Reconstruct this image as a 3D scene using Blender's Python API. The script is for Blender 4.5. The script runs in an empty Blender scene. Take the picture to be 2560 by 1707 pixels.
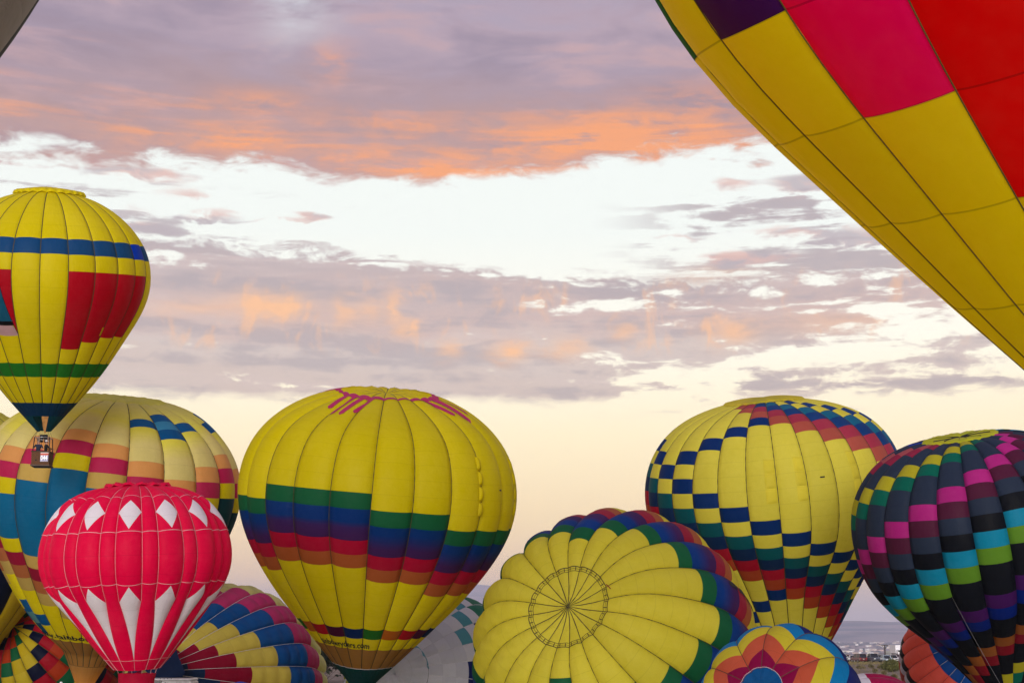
import bpy, math, random
import numpy as np
from mathutils import Vector, Matrix

R_ = math.radians
scene = bpy.context.scene
COL = scene.collection
rng = random.Random(7)

# ------------------------------------------------------------------ camera
EYE = np.array([0.0, 0.0, 5.0])
FPX = 3555.56                      # focal length in photo pixels (2560 wide)
PITCH = math.atan((1600 - 853.5) / FPX)
cam_d = bpy.data.cameras.new("camera")
cam = bpy.data.objects.new("camera", cam_d)
COL.objects.link(cam)
cam_d.sensor_width = 36.0
cam_d.lens = FPX * 36.0 / 2560.0
cam_d.clip_start = 0.1
cam_d.clip_end = 90000.0
cam.location = Vector(EYE)
cam.rotation_euler = (math.pi / 2 + PITCH, 0, 0)
scene.camera = cam

# ------------------------------------------------------------------ view
scene.view_settings.view_transform = 'Standard'
scene.view_settings.look = 'None'
scene.view_settings.gamma = 1.0
scene.view_settings.use_curve_mapping = False
scene.view_settings.exposure = 0.36
scene.render.engine = 'CYCLES'
scene.cycles.max_bounces = 8
scene.cycles.diffuse_bounces = 4
scene.cycles.glossy_bounces = 2
scene.cycles.transmission_bounces = 6
scene.cycles.volume_bounces = 2
scene.cycles.use_denoising = True

# ------------------------------------------------------------------ sky (world)
SUN_EL, SUN_AZ = 4.0, 186.0        # azimuth clockwise from +Y (camera looks along +Y)
world = bpy.data.worlds.new("World")
scene.world = world
world.use_nodes = True
wt = world.node_tree
wt.nodes.clear()

class NG:
    """tiny expression helper for node math"""
    def __init__(s, tree): s.t = tree
    def n(s, typ, **kw):
        nd = s.t.nodes.new(typ)
        for k, v in kw.items(): setattr(nd, k, v)
        return nd
    def put(s, sock, v):
        if isinstance(v, (int, float)): sock.default_value = v
        elif isinstance(v, (tuple, list)):
            sock.default_value = tuple(v) if len(v) == len(sock.default_value) else (*v, 1.0)
        else: s.t.links.new(v, sock)
    def m(s, op, a, b=0.0, c=0.0, clamp=False):
        nd = s.n('ShaderNodeMath', operation=op, use_clamp=clamp)
        s.put(nd.inputs[0], a); s.put(nd.inputs[1], b); s.put(nd.inputs[2], c)
        return nd.outputs[0]
    def add(s, a, b): return s.m('ADD', a, b)
    def sub(s, a, b): return s.m('SUBTRACT', a, b)
    def mul(s, a, b): return s.m('MULTIPLY', a, b)
    def mad(s, a, b, c): return s.m('MULTIPLY_ADD', a, b, c)
    def mx(s, a, b): return s.m('MAXIMUM', a, b)
    def mn(s, a, b): return s.m('MINIMUM', a, b)
    def ss(s, x, lo, hi):
        nd = s.n('ShaderNodeMapRange', interpolation_type='SMOOTHSTEP')
        s.put(nd.inputs['Value'], x); nd.inputs['From Min'].default_value = lo; nd.inputs['From Max'].default_value = hi
        return nd.outputs['Result']
    def vec(s, x, y, z=0.0):
        nd = s.n('ShaderNodeCombineXYZ')
        for i, v in enumerate((x, y, z)): s.put(nd.inputs[i], v)
        return nd.outputs[0]
    def noise(s, v, scale=1.0, detail=6, rough=0.55, dist=0.0, lac=2.0):
        nd = s.n('ShaderNodeTexNoise')
        s.put(nd.inputs['Vector'], v); nd.inputs['Scale'].default_value = scale
        nd.inputs['Detail'].default_value = detail; nd.inputs['Roughness'].default_value = rough
        nd.inputs['Distortion'].default_value = dist; nd.inputs['Lacunarity'].default_value = lac
        return nd.outputs['Fac']
    def mix(s, f, a, b, blend='MIX'):
        nd = s.n('ShaderNodeMix', data_type='RGBA', blend_type=blend)
        s.put(nd.inputs[0], f); s.put(nd.inputs[6], a); s.put(nd.inputs[7], b)
        return nd.outputs[2]
    def ramp(s, x, pts):
        nd = s.n('ShaderNodeValToRGB')
        cr = nd.color_ramp
        while len(cr.elements) < len(pts): cr.elements.new(0.5)
        for e, (p, c) in zip(cr.elements, pts): e.position = p; e.color = (*c, 1.0)
        s.put(nd.inputs[0], x)
        return nd.outputs[0]
    def gauss(s, a, e, a0, e0, wa, we):
        da = s.mul(s.sub(a, a0), 1.0 / wa); de = s.mul(s.sub(e, e0), 1.0 / we)
        q = s.add(s.mul(da, da), s.mul(de, de))
        return s.m('POWER', 2.718, s.mul(q, -1.0))

def lin(r, g, b):
    f = lambda c: (c / 255 / 12.92) if c / 255 <= 0.04045 else ((c / 255 + 0.055) / 1.055) ** 2.4
    return (f(r), f(g), f(b))

def build_sky():
    w = NG(wt)
    tc = w.n('ShaderNodeTexCoord')
    sep = w.n('ShaderNodeSeparateXYZ'); wt.links.new(tc.outputs['Generated'], sep.inputs[0])
    X, Y, Z = sep.outputs
    az = w.mul(w.m('ARCTAN2', X, Y), 180 / math.pi)
    el = w.mul(w.m('ARCSINE', Z), 180 / math.pi)
    # rotate a little so that the seam of atan2 lies behind the camera
    big = w.noise(w.vec(w.mul(az, .055), w.mul(el, .16), 3.1), 1, 4, .5)
    med = w.noise(w.vec(w.mul(az, .17), w.mul(el, .62), 7.7), 1, 7, .58, .3)
    fine = w.noise(w.vec(w.mul(az, .55), w.mul(el, 1.5), 1.3), 1, 8, .62, .4)
    puff = w.noise(w.vec(w.mul(az, .42), w.mul(el, .62), 4.4), 1, 5, .55, .8)
    strk = w.noise(w.vec(w.mul(az, .12), w.mul(el, .80), 9.6), 1, 5, .55, .5)
    str2 = w.noise(w.vec(w.mul(az, .085), w.mul(el, 1.15), 5.5), 1, 7, .56, .35)
    s2 = w.sub(str2, .5)
    bc = w.sub(big, .5); mc = w.sub(med, .5); fc = w.sub(fine, .5); sc = w.sub(strk, .5); pc = w.sub(puff, .5)
    # ---- clear air
    clear = w.ramp(w.mul(el, 1 / 90), [
        (0.0, lin(206, 186, 194)), (.013, lin(222, 198, 196)), (.026, tuple(1.14 * c for c in lin(255, 210, 158))), (.050, tuple(1.16 * c for c in lin(255, 222, 166))),
        (.09, tuple(1.16 * c for c in lin(255, 235, 192))), (.13, tuple(1.12 * c for c in lin(253, 246, 228))), (.18, tuple(1.0 * c for c in lin(248, 251, 244))), (.24, tuple(.99 * c for c in lin(245, 250, 245))),
        (.32, lin(200, 214, 232)), (.6, lin(138, 160, 200)), (1.0, lin(110, 136, 184))])
    # ---- upper deck, its lower edge wobbles and climbs to the right
    e1 = w.add(el, w.add(w.add(w.mul(mc, 2.4), w.mul(fc, 2.2)), w.mul(bc, 1.2)))
    edge = w.sub(e1, w.mul(w.mn(w.mx(az, -4), 30), .05))
    edge = w.add(edge, w.mul(w.gauss(az, el, -10.5, 18.9, 2.6, 2.0), -.55))
    deck = w.ss(edge, 18.25, 18.95)
    hole = w.gauss(az, el, -9.3, 26.0, 1.5, 1.9)
    breaks = w.mul(w.ss(w.add(bc, w.mul(mc, .6)), .08, .24), w.ss(el, 27, 38))
    deck = w.mul(deck, w.sub(1.0, w.mx(w.mul(hole, w.ss(w.add(med, w.mul(fine, .4)), .45, .85)), w.mul(breaks, .8))))
    # thin ragged flecks under the deck and at its edge
    fl = w.mul(w.ss(w.add(fc, mc), .12, .30), w.ss(el, 15.6, 17.5))
    fl = w.mul(fl, w.sub(1.0, w.ss(el, 18.5, 19.5)))
    side = w.ss(w.m('ABSOLUTE', w.add(az, -0.5)), 6.0, 13.0)
    fl = w.mul(fl, w.mul(side, .5))
    wis = 0.0
    for (a0, e0, wa, we, k) in ((12.4, 17.9, 2.2, .50, 1.0), (8.6, 18.0, 1.0, .35, .7), (12.2, 15.95, 3.0, .28, .9), (9.6, 15.0, 2.4, .34, 1.0), (14.8, 15.5, 1.8, .34, .9), (6.8, 15.9, 1.6, .18, .6),
                                (-15.5, 18.0, 2.2, .40, .9), (-13.6, 17.2, 1.6, .30, .7), (-12.6, 16.6, 1.3, .28, .8), (-8.6, 16.75, 1.3, .22, .9), (-9.8, 16.45, 2.2, .14, .6), (-14.4, 16.0, 1.5, .3, .8)):
        wis = w.add(wis, w.mul(w.gauss(w.add(az, w.mul(mc, 4.0)), w.add(el, w.add(w.mul(fc, 1.2), w.mul(mc, .7))), a0, e0, wa, we), k))
    wis = w.mul(w.ss(w.add(wis, w.add(w.mul(s2, 1.2), w.mul(fc, 1.2))), .30, .85), .88)
    wis = w.mul(wis, w.mul(w.ss(el, 14.2, 14.9), w.sub(1.0, w.ss(el, 18.3, 19.2))))
    # deck colour
    dcol = w.ramp(w.ss(w.add(el, w.mul(mc, 7)), 18, 27), [
        (0, lin(190, 146, 138)), (.22, lin(172, 136, 138)), (.55, lin(164, 140, 156)), (.8, lin(176, 150, 164)), (1, lin(164, 150, 172))])
    dcol = w.mix(w.mul(w.ss(w.add(mc, w.mul(sc, .8)), .0, .22), .5), dcol, lin(206, 158, 152))
    dcol = w.mix(w.mul(w.ss(w.sub(0.0, w.add(mc, bc)), .0, .25), .5), dcol, lin(134, 116, 138))
    # light from below on the deck's rim
    lowrim = w.mul(w.ss(el, 18.0, 19.0), w.sub(1.0, w.ss(w.sub(edge, w.mul(sc, 5.0)), 19.4, 22.6)))
    glow = w.mul(w.mul(lowrim, .62), w.ss(w.add(w.mul(s2, 1.4), w.add(w.mul(mc, .6), w.mul(fc, .5))), .0, .26))
    for (a0, e0, wa, we, k) in ((3.3, 19.9, 5.0, .9, .95), (-3.2, 18.7, 3.2, .45, .8), (-11.3, 19.75, 1.6, .5, .8), (-5.2, 20.5, 2.6, .42, .75),
                                (-10.8, 21.0, 2.2, .4, .6), (8.2, 20.9, 2.6, .9, .6), (-9.0, 19.2, 6, .5, .35), (-7.6, 22.7, .8, .8, .55), (-14.5, 19.4, 3, .6, .35)):
        ee = w.add(el, w.mul(mc, .9)); aa = w.add(az, w.mul(pc, 3.0))
        glow = w.add(glow, w.mul(w.mul(w.gauss(aa, ee, a0, e0, wa, we), k), w.ss(w.add(s2, fc), -.22, .14)))
    glow = w.mn(glow, 1.0)
    dcol = w.mix(w.mul(glow, .86), dcol, lin(255, 156, 76))
    # ---- middle band of stratocumulus
    e2 = w.add(el, w.add(w.mul(mc, 2.6), w.mul(fc, 2.0)))
    top = w.sub(1.0, w.ss(w.add(e2, w.mul(w.ss(az, -16, 4), .9)), 15.2, 15.6))
    bot = w.ss(w.add(el, w.add(w.mul(fc, .9), w.mul(sc, .9))), 9.2, 9.75)
    # cover gets broken towards the right and towards the lower edge
    right = w.ss(az, -6, 9)
    low = w.sub(1.0, w.ss(el, 10.0, 12.6))
    up2 = w.ss(el, 12.8, 14.8)
    thr = w.add(w.add(w.mul(right, .13), w.mul(w.mul(right, low), .05)), w.mul(up2, .04))
    cov = w.ss(w.sub(w.add(w.add(w.add(w.mul(sc, .75), w.mul(s2, 1.0)), w.add(w.mul(mc, .75), w.mul(fc, 1.0))), .30), w.add(thr, w.mul(right, .08))), -.05, .11)
    # lone streaks above the band on the right
    stk = w.mul(w.ss(w.add(w.add(w.mul(s2, 1.7), w.mul(mc, .45)), w.mul(fc, .6)), .03, .17), w.mul(w.ss(az, 3, 9), w.mul(w.ss(el, 13.6, 14.3), w.sub(1.0, w.ss(el, 17.4, 18.2)))))
    stl = w.mul(w.ss(w.add(w.add(w.mul(s2, 1.5), w.mul(mc, .5)), w.mul(fc, .6)), .03, .18), w.mul(w.sub(1.0, w.ss(az, -12, -5)), w.mul(w.ss(el, 14.0, 15.2), w.sub(1.0, w.ss(el, 17.0, 17.8)))))
    # wisps under the band
    wsp = w.mul(w.ss(w.add(w.mul(s2, 1.5), w.mul(mc, .6)), .12, .28), w.mul(w.ss(el, 7.6, 9.0), w.sub(1.0, w.ss(el, 9.6, 10.2))))
    mid = w.mx(w.mul(w.mul(top, bot), cov), w.mx(w.mul(stk, .95), w.mx(w.mul(stl, .8), w.mul(wsp, w.mul(right, .7)))))
    mcol = w.ramp(w.ss(w.add(el, w.mul(mc, 5)), 9, 16), [
        (0, lin(210, 184, 174)), (.3, lin(212, 190, 182)), (.6, lin(206, 172, 164)), (1, lin(182, 162, 164))])
    dk = w.mul(w.ss(w.add(w.add(w.mul(s2, 1.1), w.mul(fc, .9)), w.mul(mc, .5)), .0, .24), .7)
    mcol = w.mix(dk, mcol, lin(168, 150, 156))
    mcol = w.mix(w.mul(w.ss(w.sub(0.0, s2), .02, .16), .5), mcol, lin(216, 190, 184))
    virga = w.noise(w.vec(w.mul(az, .8), w.mul(el, .36), 2.2), 1, 5, .6, .9)
    pk = w.mul(w.ss(w.add(w.mul(w.sub(virga, .5), 1.1), w.mul(pc, .6)), .03, .25), w.mul(w.ss(el, 11.0, 11.8), w.sub(1.0, w.ss(el, 13.8, 14.8))))
    peach = w.mul(pk, .58)
    for (a0, e0, wa, we, k) in ((-10.0, 13.1, 1.5, .55, .95), (-13.0, 12.9, 1.6, .3, .5), (-6.9, 13.0, .5, .6, .8), (-5.9, 13.0, .4, .5, .6), (-5.0, 13.1, .35, .7, .85), (-4.4, 12.3, .5, .35, .7),
                                (-2.6, 11.5, .55, .35, .7), (-.2, 11.4, .7, .4, .9), (2.4, 11.6, .9, .4, .7), (9.0, 12.1, 1.0, .5, .9), (4.8, 12.3, .5, .3, .7), (13.2, 12.3, 2.4, .5, .45), (8.0, 14.4, 2.0, .3, .4)):
        aa = w.add(az, w.mul(fc, 2.0)); ee = w.add(el, w.mul(fc, 1.0))
        peach = w.add(peach, w.mul(w.gauss(aa, ee, a0, e0, wa, we), k))
    mcol = w.mix(w.mn(w.mul(peach, .9), 1.0), mcol, lin(255, 186, 126))
    col = w.mix(w.mul(mid, .92), clear, mcol)
    col = w.mix(w.mul(fl, .9), col, lin(222, 190, 186))
    col = w.mix(wis, col, w.mix(w.ss(w.add(fc, mc), -.10, .16), lin(226, 182, 170), lin(188, 172, 176)))
    col = w.mix(w.mul(deck, .97), col, dcol)
    # ground half of the sphere
    col = w.mix(w.ss(el, -1.0, -.2), lin(120, 108, 104), col)
    sky = w.n('ShaderNodeTexSky', sky_type='NISHITA')
    sky.sun_disc = False
    sky.sun_elevation = R_(SUN_EL); sky.sun_rotation = R_(SUN_AZ)
    b1 = w.n('ShaderNodeBackground'); wt.links.new(sky.outputs[0], b1.inputs[0]); b1.inputs[1].default_value = NISHITA
    b2 = w.n('ShaderNodeBackground'); wt.links.new(col, b2.inputs[0]); b2.inputs[1].default_value = SKY_GAIN
    ad = w.n('ShaderNodeAddShader'); wt.links.new(b1.outputs[0], ad.inputs[0]); wt.links.new(b2.outputs[0], ad.inputs[1])
    out = w.n('ShaderNodeOutputWorld'); wt.links.new(ad.outputs[0], out.inputs[0])

NISHITA, SKY_GAIN = 0.018, 0.82
build_sky()
world.cycles.sampling_method = 'MANUAL'
world.cycles.sample_map_resolution = 1024

sun_d = bpy.data.lights.new("sun", 'SUN')
sun = bpy.data.objects.new("sun", sun_d)
COL.objects.link(sun)
sun_d.energy = 4.1
sun_d.angle = R_(36)
sun_d.color = (1.0, .95, .90)
sdir = Vector((math.sin(R_(SUN_AZ)) * math.cos(R_(SUN_EL)), math.cos(R_(SUN_AZ)) * math.cos(R_(SUN_EL)), math.sin(R_(SUN_EL))))
sun.rotation_euler = (-sdir).to_track_quat('-Z', 'Y').to_euler()
sun.location = (30, -40, 40)
FIT = {
 'A': {"N": 24, "C": [-32.262, 95.0, 35.535], "ax": 1.24, "ay": 11.59, "spin": 14.2, "laid": 0, "mirror": 1, "L": 23.299, "s0": 7.733, "h": 1.0909, "th": [-4.8, 13.6, 33.5, 53.6, 88.9, 120.9, 119.7, 130.5, 130.9], "fr": [16.63, 17.74, 20.03, 15.48, 14.93]},
 'C': {"N": 22, "C": [-31.008, 112.0, 24.053], "ax": 6.5, "ay": 7.06, "spin": -43.22, "laid": 0, "mirror": 1, "L": 33.651, "s0": 10.146, "h": 1.1287, "th": [-2.8, 2.6, 31.1, 54.9, 95.0, 120.2, 124.1, 142.1, 140.6], "fr": []},
 'F': {"N": 28, "C": [20.079, 112.0, 23.781], "ax": -5.54, "ay": 10.22, "spin": -21.86, "laid": 0, "mirror": 1, "L": 34.648, "s0": 14.042, "h": 1.0858, "th": [-2.9, 11.2, 20.3, 61.9, 95.9, 133.1, 117.4, 125.1, 172.7], "fr": []},
 'G': {"N": 24, "C": [29.216, 92.0, 17.795], "ax": -10.39, "ay": 11.99, "spin": -20.76, "laid": 0, "mirror": 1, "L": 23.558, "s0": 7.174, "h": 0.9653, "th": [-3.4, -2.9, 21.8, 50.6, 83.6, 100.1, 133.9, 126.1, 122.9], "fr": []},
 'K': {"N": 20, "C": [3.245, 84.0, 6.939], "ax": -26.31, "ay": 64.78, "spin": -11.25, "laid": 1, "mirror": 1, "L": 28.94, "s0": 4.326, "h": 0.9589, "th": [22.4, -25.4, 40.3, 55.5, 93.1, 111.9, 123.5, 127.1, 127.3], "fr": [2.56]},
 'R': {"N": 14, "C": [-20.532, 78.0, 13.185], "ax": -1.98, "ay": 3.46, "spin": 9.35, "laid": 0, "mirror": 1, "L": 16.337, "s0": 0.0, "h": 1.0, "th": [-7.5, 6.3, 21.8, 61.5, 84.8, 127.5, 125.1, 129.0, 150.8], "fr": [5.82, 8.47, 13.4, 14.17, 4.0, 5.73]},
 'I': {"N": 24, "C": [-43.336, 126.0, 6.195], "ax": -13.89, "ay": 65.38, "spin": 118.29, "laid": 1, "mirror": 1, "L": 27.247, "s0": 1.218, "h": 1.1456, "th": [-17.1, 0.1, 38.5, 71.6, 93.4, 112.4, 123.6, 127.1, 127.3], "fr": []},
 'H': {"N": 24, "C": [-22.023, 135.0, 1.03], "ax": 9.49, "ay": -93.6, "spin": 7.33, "laid": 2, "mirror": -1, "L": 47.5, "s0": 26.31, "h": -1.4559, "th": [-1.7, 27.7, 87.9, 72.5, 111.3, 119.1, 135.4, 129.8, 126.7], "fr": []},
 'J': {"N": 24, "C": [-9.483, 116.0, 2.485], "ax": -19.2, "ay": 81.33, "spin": 75.22, "laid": 1, "mirror": 1, "L": 30.848, "s0": 6.264, "h": 1.1159, "th": [9.9, 28.9, 47.0, 60.2, 90.8, 112.6, 123.8, 127.2, 127.3], "fr": []},
 'L': {"N": 12, "C": [11.936, 70.0, 2.66], "ax": -29.75, "ay": 65.38, "spin": -5.85, "laid": 1, "mirror": 1, "L": 17.213, "s0": 0.0, "h": 1.0, "th": [-8.8, 8.5, 26.0, 97.9, 107.0, 114.1, 123.1, 126.9, 127.3], "fr": [2.2, 1.44, 3.28, 2.27, 4.16, 3.13, 3.89, 1.06]},
 'E': {"N": 22, "C": [-8.921, 100.0, 22.554], "ax": 4.61, "ay": 7.79, "spin": 3.57, "laid": 0, "mirror": 1, "L": 31.408, "s0": 13.417, "h": 1.0164, "th": [-12.9, 5.3, 32.3, 53.0, 85.9, 118.2, 129.0, 130.9, 137.3], "fr": [23.94, 24.89, 25.98, 28.04]},
 'P': {"N": 20, "C": [7.80, 24.757, 31.181], "ax": -17.62, "ay": 16.92, "spin": -82.4, "laid": 0, "mirror": 1, "L": 34.732, "s0": 17.274, "h": 2.6514, "th": [3.7, 20.1, 43.0, 69.7, 96.1, 119.9, 120.0, 123.6, 125.9], "fr": []},
 'M': {"N": 20, "C": [37.207, 116.0, 5.048], "ax": 21.18, "ay": 62.41, "spin": -77.6, "laid": 1, "mirror": 1, "L": 14.108, "s0": 0.0, "h": 1.0, "th": [3.4, 18.1, 37.4, 59.9, 89.3, 117.9, 126.7, 128.1, 127.6], "fr": [7.28, 3.95, 4.01, 5.69, 7.01]},
 'B': {"N": 20, "C": [-47.04, 122, 24.755], "ax": 2, "ay": 3, "spin": -28, "laid": 0, "mirror": 1, "L": 33.67, "s0": 10, "h": 1.1, "th": [4, 18, 40, 66, 92, 113, 124, 127, 127], "fr": []},
 'D': {"N": 20, "C": [-15.96, 26, 30.386], "ax": 0, "ay": 0, "spin": 7, "laid": 0, "mirror": 1, "L": 28, "s0": 9, "h": 1.1, "th": [4, 18, 40, 66, 92, 113, 124, 127, 127], "fr": []},
}
# ------------------------------------------------------------------ helpers
def tag(o, label=None, cat=None, group=None, kind=None):
    if label: o['label'] = label
    if cat: o['category'] = cat
    if group: o['group'] = group
    if kind: o['kind'] = kind
    return o

def empty(name, loc=(0, 0, 0), parent=None, rz=0.0):
    o = bpy.data.objects.new(name, None)
    COL.objects.link(o)
    o.location = loc; o.rotation_euler = (0, 0, rz); o.empty_display_size = .5
    if parent: o.parent = parent
    return o

def obj(name, me, mat, parent=None):
    o = bpy.data.objects.new(name, me)
    COL.objects.link(o)
    if mat is not None:
        for mm in (mat if isinstance(mat, (list, tuple)) else [mat]):
            if me.materials.find(mm.name) < 0: me.materials.append(mm)
    if parent: o.parent = parent
    return o

class MB:
    """mesh collector: boxes, tubes, sheets joined into one mesh of one part"""
    def __init__(s): s.v = []; s.f = []; s.sm = []
    def quad(s, a, b, c, d):
        n = len(s.v); s.v += [a, b, c, d]; s.f.append((n, n + 1, n + 2, n + 3)); s.sm.append(False)
    def box(s, c, d, rz=0.0, bev=0.0):
        cx, cy, cz = c; hx, hy, hz = d[0] / 2, d[1] / 2, d[2] / 2
        cs, sn = math.cos(rz), math.sin(rz)
        if bev <= 0:
            pts = [(x, y, z) for z in (-hz, hz) for x, y in ((-hx, -hy), (hx, -hy), (hx, hy), (-hx, hy))]
            fs = [(3, 2, 1, 0), (4, 5, 6, 7), (0, 1, 5, 4), (1, 2, 6, 5), (2, 3, 7, 6), (3, 0, 4, 7)]
        else:
            b = bev; pts = []; 
            for z, i in ((-hz, b), (-hz + b, 0), (hz - b, 0), (hz, b)):
                x, y = hx - i, hy - i
                pts += [(-x, -y, z), (x, -y, z), (x, y, z), (-x, y, z)]
            fs = [(3, 2, 1, 0), (12, 13, 14, 15)]
            for k in range(3):
                for j in range(4):
                    a = 4 * k + j; q = 4 * k + (j + 1) % 4
                    fs.append((a, q, q + 4, a + 4))
        n = len(s.v)
        s.v += [(cx + x * cs - y * sn, cy + x * sn + y * cs, cz + z) for x, y, z in pts]
        s.f += [tuple(i + n for i in f) for f in fs]; s.sm += [False] * len(fs)
    def tube(s, pts, r, k=6, cap=True):
        pts = [Vector(p) for p in pts]; n0 = len(s.v)
        rr = r if isinstance(r, (list, tuple)) else [r] * len(pts)
        for i, p in enumerate(pts):
            t = (pts[min(i + 1, len(pts) - 1)] - pts[max(i - 1, 0)]).normalized()
            a = t.orthogonal().normalized() if i == 0 else (pa - t * pa.dot(t)).normalized()
            pa = a; b = t.cross(a)
            for j in range(k):
                q = p + (a * math.cos(2 * math.pi * j / k) + b * math.sin(2 * math.pi * j / k)) * rr[i]
                s.v.append(tuple(q))
        for i in range(len(pts) - 1):
            for j in range(k):
                a = n0 + i * k + j; b = n0 + i * k + (j + 1) % k
                s.f.append((a, b, b + k, a + k)); s.sm.append(True)
        if cap:
            s.f.append(tuple(n0 + j for j in range(k))[::-1]); s.f.append(tuple(n0 + (len(pts) - 1) * k + j for j in range(k))); s.sm += [False, False]
    def lathe(s, prof, c=(0, 0, 0), k=16, smooth=True):
        n0 = len(s.v)
        for r, z in prof:
            for j in range(k):
                a = 2 * math.pi * j / k
                s.v.append((c[0] + r * math.cos(a), c[1] + r * math.sin(a), c[2] + z))
        for i in range(len(prof) - 1):
            for j in range(k):
                a = n0 + i * k + j; b = n0 + i * k + (j + 1) % k
                s.f.append((a, b, b + k, a + k)); s.sm.append(smooth)
    def build(s, name, mat, parent=None):
        me = bpy.data.meshes.new(name); me.from_pydata(s.v, [], s.f)
        me.polygons.foreach_set('use_smooth', s.sm); me.update()
        return obj(name, me, mat, parent)

# ------------------------------------------------------------------ materials
MATS = {}
def simple(name, col, rough=.6, metal=0.0, spec=.4, var=.12, scale=6.0, bump=0.0, bscale=30.0, coat=0.0):
    if name in MATS: return MATS[name]
    m = bpy.data.materials.new(name); m.use_nodes = True
    t = m.node_tree; g = NG(t); b = t.nodes['Principled BSDF']
    tc = g.n('ShaderNodeTexCoord')
    nz = g.noise(tc.outputs['Object'], scale, 5, .6)
    c2 = tuple(c * (1 - var) for c in col); c1 = tuple(min(1, c * (1 + var)) for c in col)
    g.put(b.inputs['Base Color'], g.mix(g.ss(nz, .3, .7), c2, c1))
    b.inputs['Roughness'].default_value = rough; b.inputs['Metallic'].default_value = metal
    b.inputs['Specular IOR Level'].default_value = spec
    b.inputs['Coat Weight'].default_value = coat
    if bump > 0:
        bn = g.n('ShaderNodeBump'); bn.inputs['Strength'].default_value = bump; bn.inputs['Distance'].default_value = .02
        g.put(bn.inputs['Height'], g.noise(tc.outputs['Object'], bscale, 4, .6)); t.links.new(bn.outputs[0], b.inputs['Normal'])
    MATS[name] = m
    return m

def fabric_mat(name, lw=1.0, seam=.10, gloss=.5, trans=.50, wrinkle=.30, wear=.09):
    """rip-stop nylon: colour comes from each sewn panel, lines are the double cloth of the horizontal seams"""
    m = bpy.data.materials.new(name); m.use_nodes = True
    t = m.node_tree; g = NG(t); t.nodes.clear()
    tc = g.n('ShaderNodeTexCoord')
    at = g.n('ShaderNodeAttribute'); at.attribute_name = 'dye'
    uv = g.n('ShaderNodeUVMap'); uv.uv_map = 'cloth'
    sp = g.n('ShaderNodeSeparateXYZ'); t.links.new(uv.outputs[0], sp.inputs[0])
    # fading and grime
    n1 = g.noise(tc.outputs['Object'], .35, 4, .6)
    n2 = g.noise(tc.outputs['Object'], 2.6, 6, .62)
    f = g.add(g.mul(g.sub(n1, .5), 1.0), g.mul(g.sub(n2, .5), .7))
    hs = g.n('ShaderNodeHueSaturation'); t.links.new(at.outputs['Color'], hs.inputs['Color'])
    g.put(hs.inputs['Value'], g.mad(f, wear * 1.6, 1.0)); g.put(hs.inputs['Saturation'], g.mad(f, -wear * .6, 1.0))
    # doubled cloth along the rows
    fr = g.m('FRACT', g.add(sp.outputs[1], .5)); d = g.m('ABSOLUTE', g.sub(fr, .5))
    line = g.sub(1.0, g.ss(d, .010 * lw, .020 * lw))
    near = g.sub(1.0, g.ss(d, .0, .10))
    col = g.mix(g.mul(line, seam), hs.outputs[0], (0, 0, 0), 'MIX')
    # creases: fine, stretched along the rows near the seams
    cr = g.noise(g.vec(g.mul(sp.outputs[0], 9.0), g.mul(sp.outputs[1], 2.2), g.mul(n1, 2.0)), 1.0, 4, .6, .3)
    lg = g.noise(tc.outputs['Object'], .9, 3, .5, .6)
    weave = g.noise(tc.outputs['Object'], 9.0, 3, .7)
    # cloth gathers where it is sewn to the load tapes
    dt = g.m('MINIMUM', sp.outputs[0], g.sub(1.0, sp.outputs[0]))
    ga = g.noise(g.vec(g.mul(sp.outputs[0], 3.0), g.mul(sp.outputs[1], 7.0), g.mul(n1, 6.0)), 1.0, 3, .6, .2)
    ga = g.mul(g.sub(ga, .5), g.sub(1.0, g.ss(dt, .0, .26)))
    di = g.noise(g.vec(g.add(g.mul(sp.outputs[0], 4.0), g.mul(sp.outputs[1], .9)), g.sub(g.mul(sp.outputs[1], 1.4), g.mul(sp.outputs[0], 1.0)), g.mul(n1, 3.0)), 1.0, 2, .5, .8)
    h = g.add(g.add(g.mul(cr, .55), g.add(g.mul(lg, 1.5), g.mul(di, .7))), g.add(g.add(g.mul(weave, .12), g.mul(near, -.12)), g.mul(ga, 1.9)))
    bn = g.n('ShaderNodeBump'); bn.inputs['Strength'].default_value = wrinkle; bn.inputs['Distance'].default_value = .10
    g.put(bn.inputs['Height'], h)
    b = g.n('ShaderNodeBsdfPrincipled'); t.links.new(col, b.inputs['Base Color']); b.inputs['Roughness'].default_value = gloss
    b.inputs['Specular IOR Level'].default_value = .10
    t.links.new(bn.outputs[0], b.inputs['Normal'])
    tr = g.n('ShaderNodeBsdfTranslucent'); t.links.new(col, tr.inputs['Color']); t.links.new(bn.outputs[0], tr.inputs['Normal'])
    mx = g.n('ShaderNodeMixShader'); mx.inputs[0].default_value = trans
    t.links.new(b.outputs[0], mx.inputs[1]); t.links.new(tr.outputs[0], mx.inputs[2])
    out = g.n('ShaderNodeOutputMaterial'); t.links.new(mx.outputs[0], out.inputs[0])
    return m

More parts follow.
